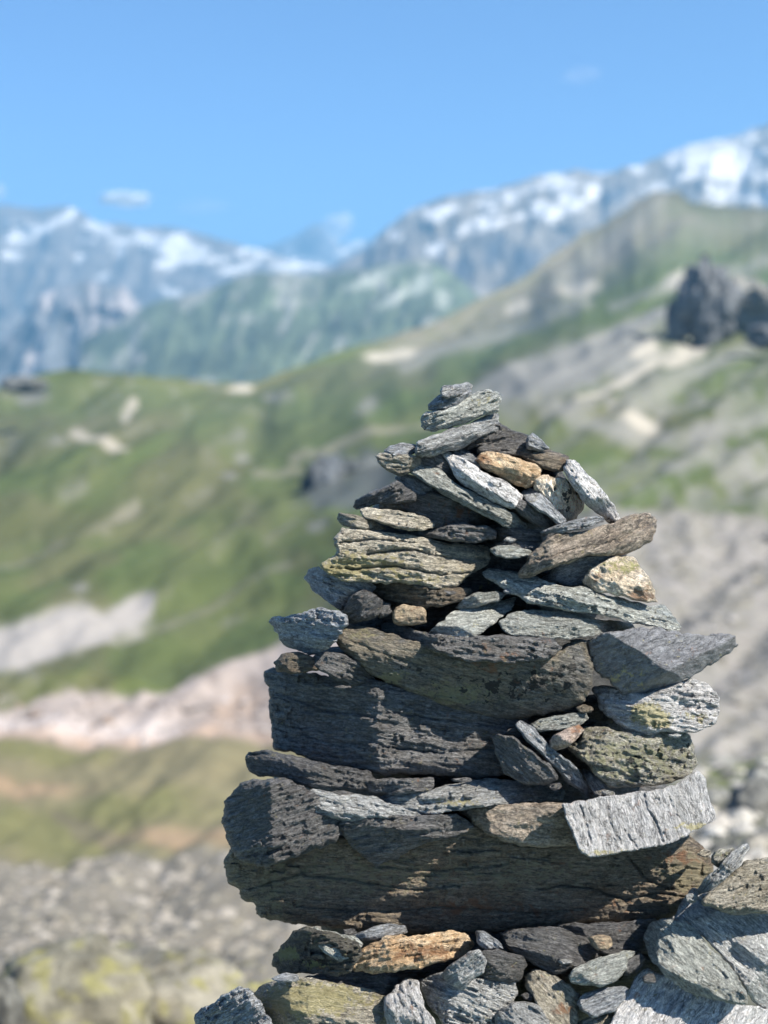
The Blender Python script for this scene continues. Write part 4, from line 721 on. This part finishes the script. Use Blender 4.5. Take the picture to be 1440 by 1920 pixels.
# ---- loose scree scattered over the near slopes (uncountable): one object
rs_ = np.random.RandomState(7)
def scree(name, n, xr, yr_, size, cols, mat):
    V = []; F = []; Cc = []; kk = 0
    ico = np.array([(0,0,1),(.9,0,.3),(.28,.85,.3),(-.72,.53,.3),(-.72,-.53,.3),(.28,-.85,.3),(.72,.53,-.4),(-.28,.85,-.4),(-.9,0,-.4),(-.28,-.85,-.4),(.72,-.53,-.4),(0,0,-.9)])
    fi = [(0,1,2),(0,2,3),(0,3,4),(0,4,5),(0,5,1),(1,6,2),(2,7,3),(3,8,4),(4,9,5),(5,10,1),(2,6,7),(3,7,8),(4,8,9),(5,9,10),(1,10,6),(11,7,6),(11,8,7),(11,9,8),(11,10,9),(11,6,10)]
    px = rs_.uniform(*xr, n); py = rs_.uniform(*yr_, n)
    j = np.clip(((px - xs[0]) / (xs[1] - xs[0])).astype(int), 0, len(xs) - 1)
    for a in range(n):
        col = Yg[:, j[a]]; i = int(np.clip(np.searchsorted(-col, -py[a]), 0, len(col) - 1))
        p = P[i, j[a]]; s = D[i, j[a]] / KF * size * math.exp(rs_.normal(0, .5))
        q = ico * rs_.uniform(.6, 1.3, (12, 1)) * s * np.array([1, 1, .55]); an = rs_.uniform(0, 6.28)
        q = np.stack([q[:, 0] * math.cos(an) - q[:, 1] * math.sin(an), q[:, 0] * math.sin(an) + q[:, 1] * math.cos(an), q[:, 2]], 1)
        V.append(q + p); F += [[x + kk for x in f] for f in fi]; kk += 12
        b = np.array(cols[rs_.randint(len(cols))]) * rs_.uniform(.7, 1.25); Cc.append(np.repeat(b[None], 12, 0))
    ca = np.ones((kk, 4)); ca[:, :3] = np.clip(np.concatenate(Cc) * .9, 0, .85)
    o = make_mesh(name, np.concatenate(V), F, mat, {'tint': ('FLOAT_COLOR', ca)}, smooth_shade=False)
    return tag(o, None, None, None, 'stuff')
sc_m = land_mat('scree_rock', None, noise_scale=3, var=.3)
scree('scree', 1800, (780, 1620), (970, 1430), 6.0, [(.26,.245,.22),(.22,.21,.19),(.28,.265,.25),(.19,.178,.15)], sc_m)
scree('stony_ground', 1300, (-200, 800), (1620, 1800), 8.0, [(.25,.23,.20),(.22,.205,.17),(.29,.27,.24),(.23,.21,.175)], sc_m)
scree('lichened_stones', 900, (-200, 620), (1790, 2000), 9.0, [(.19,.18,.14),(.17,.16,.13),(.20,.19,.085),(.20,.185,.155),(.16,.15,.13)], sc_m)
scree('dark_rubble', 900, (1250, 1700), (1440, 1760), 15.0, [(.22,.22,.20),(.32,.30,.27),(.13,.13,.12),(.42,.40,.36)], sc_m)
scree('rock_band_debris', 300, (-200, 760), (1312, 1392), 5.0, [(.30,.265,.25),(.24,.22,.21),(.33,.295,.28),(.28,.225,.19)], sc_m)

# ---- small clouds beyond the haze
def cloud_mat(dens):
    m = bpy.data.materials.new('cloud_vapour'); m.use_nodes = True; t = m.node_tree
    for n in list(t.nodes): t.nodes.remove(n)
    o = t.nodes.new('ShaderNodeOutputMaterial'); d = t.nodes.new('ShaderNodeBsdfDiffuse'); r = t.nodes.new('ShaderNodeBsdfTranslucent'); p = t.nodes.new('ShaderNodeBsdfTransparent')
    for q in (d, r): q.inputs['Color'].default_value = (1, 1, 1, 1)
    m1 = t.nodes.new('ShaderNodeMixShader'); m1.inputs[0].default_value = .5; m2 = t.nodes.new('ShaderNodeMixShader'); m2.inputs[0].default_value = dens
    t.links.new(d.outputs[0], m1.inputs[1]); t.links.new(r.outputs[0], m1.inputs[2]); t.links.new(p.outputs[0], m2.inputs[1]); t.links.new(m1.outputs[0], m2.inputs[2]); t.links.new(m2.outputs[0], o.inputs['Surface'])
    return m
def cloud(label, px, py, wpx, hpx, dens, seed, dist=26000):
    s = dist / KF; c0 = unproj(px, py, dist); rs = np.random.RandomState(seed)
    res = 24; th = np.linspace(0, math.pi, res); ph = np.linspace(0, 2 * math.pi, 48, endpoint=False)
    T_, Ph = np.meshgrid(th, ph, indexing='ij'); nx = np.sin(T_) * np.cos(Ph); ny = np.sin(T_) * np.sin(Ph); nz = np.cos(T_)
    q = 1 + .9 * fbm(nx * 1.8 + seed, ny * 1.8, nz * 1.8, seed, 4, .6)
    a, b = wpx * s / 2, hpx * s / 2
    V = np.stack([nx * q * a, ny * q * a, nz * q * b + nx * q * b * .25], -1).reshape(-1, 3)
    f = [[i * 48 + j, (i + 1) * 48 + j, (i + 1) * 48 + (j + 1) % 48, i * 48 + (j + 1) % 48] for i in range(res - 1) for j in range(48)]
    o = make_mesh('cloud', V + c0, f, cloud_mat(dens), None, c0)
    return tag(o, label, 'cloud', 'small clouds in the blue sky')
cloud('small white cloud above the snowy range on the left', 232, 373, 82, 20, .95, 5)
cloud('faint wisp of cloud high in the right sky', 1090, 141, 60, 16, .05, 6)
cloud('faint wisp low in the sky left of the distant peak', 375, 388, 80, 16, .06, 7)
cloud('white cloud rising behind the distant peak', 632, 428, 44, 44, .35, 8)
cloud('scrap of cloud at the left edge above the mountains', -6, 362, 26, 24, .35, 9)

# ---- haze
import bmesh
bm = bmesh.new(); bmesh.ops.create_cube(bm, size=1.0); me = bpy.data.meshes.new('haze'); bm.to_mesh(me); bm.free()
hz = bpy.data.objects.new('haze', me); COL.objects.link(hz)
hz.scale = (44000, 24000, 1400 + 421); hz.location = (0, 9000, (1400 - 421) / 2)
m = bpy.data.materials.new('haze_air'); m.use_nodes = True; tn = m.node_tree
for n in list(tn.nodes): tn.nodes.remove(n)
o_ = tn.nodes.new('ShaderNodeOutputMaterial'); v_ = tn.nodes.new('ShaderNodeVolumePrincipled')
v_.inputs['Color'].default_value = (0.28, 0.64, 1.0, 1); v_.inputs['Density'].default_value = 1.15e-4; v_.inputs['Anisotropy'].default_value = 0.1
tn.links.new(v_.outputs[0], o_.inputs['Volume']); me.materials.append(m)
tag(hz, kind='stuff')
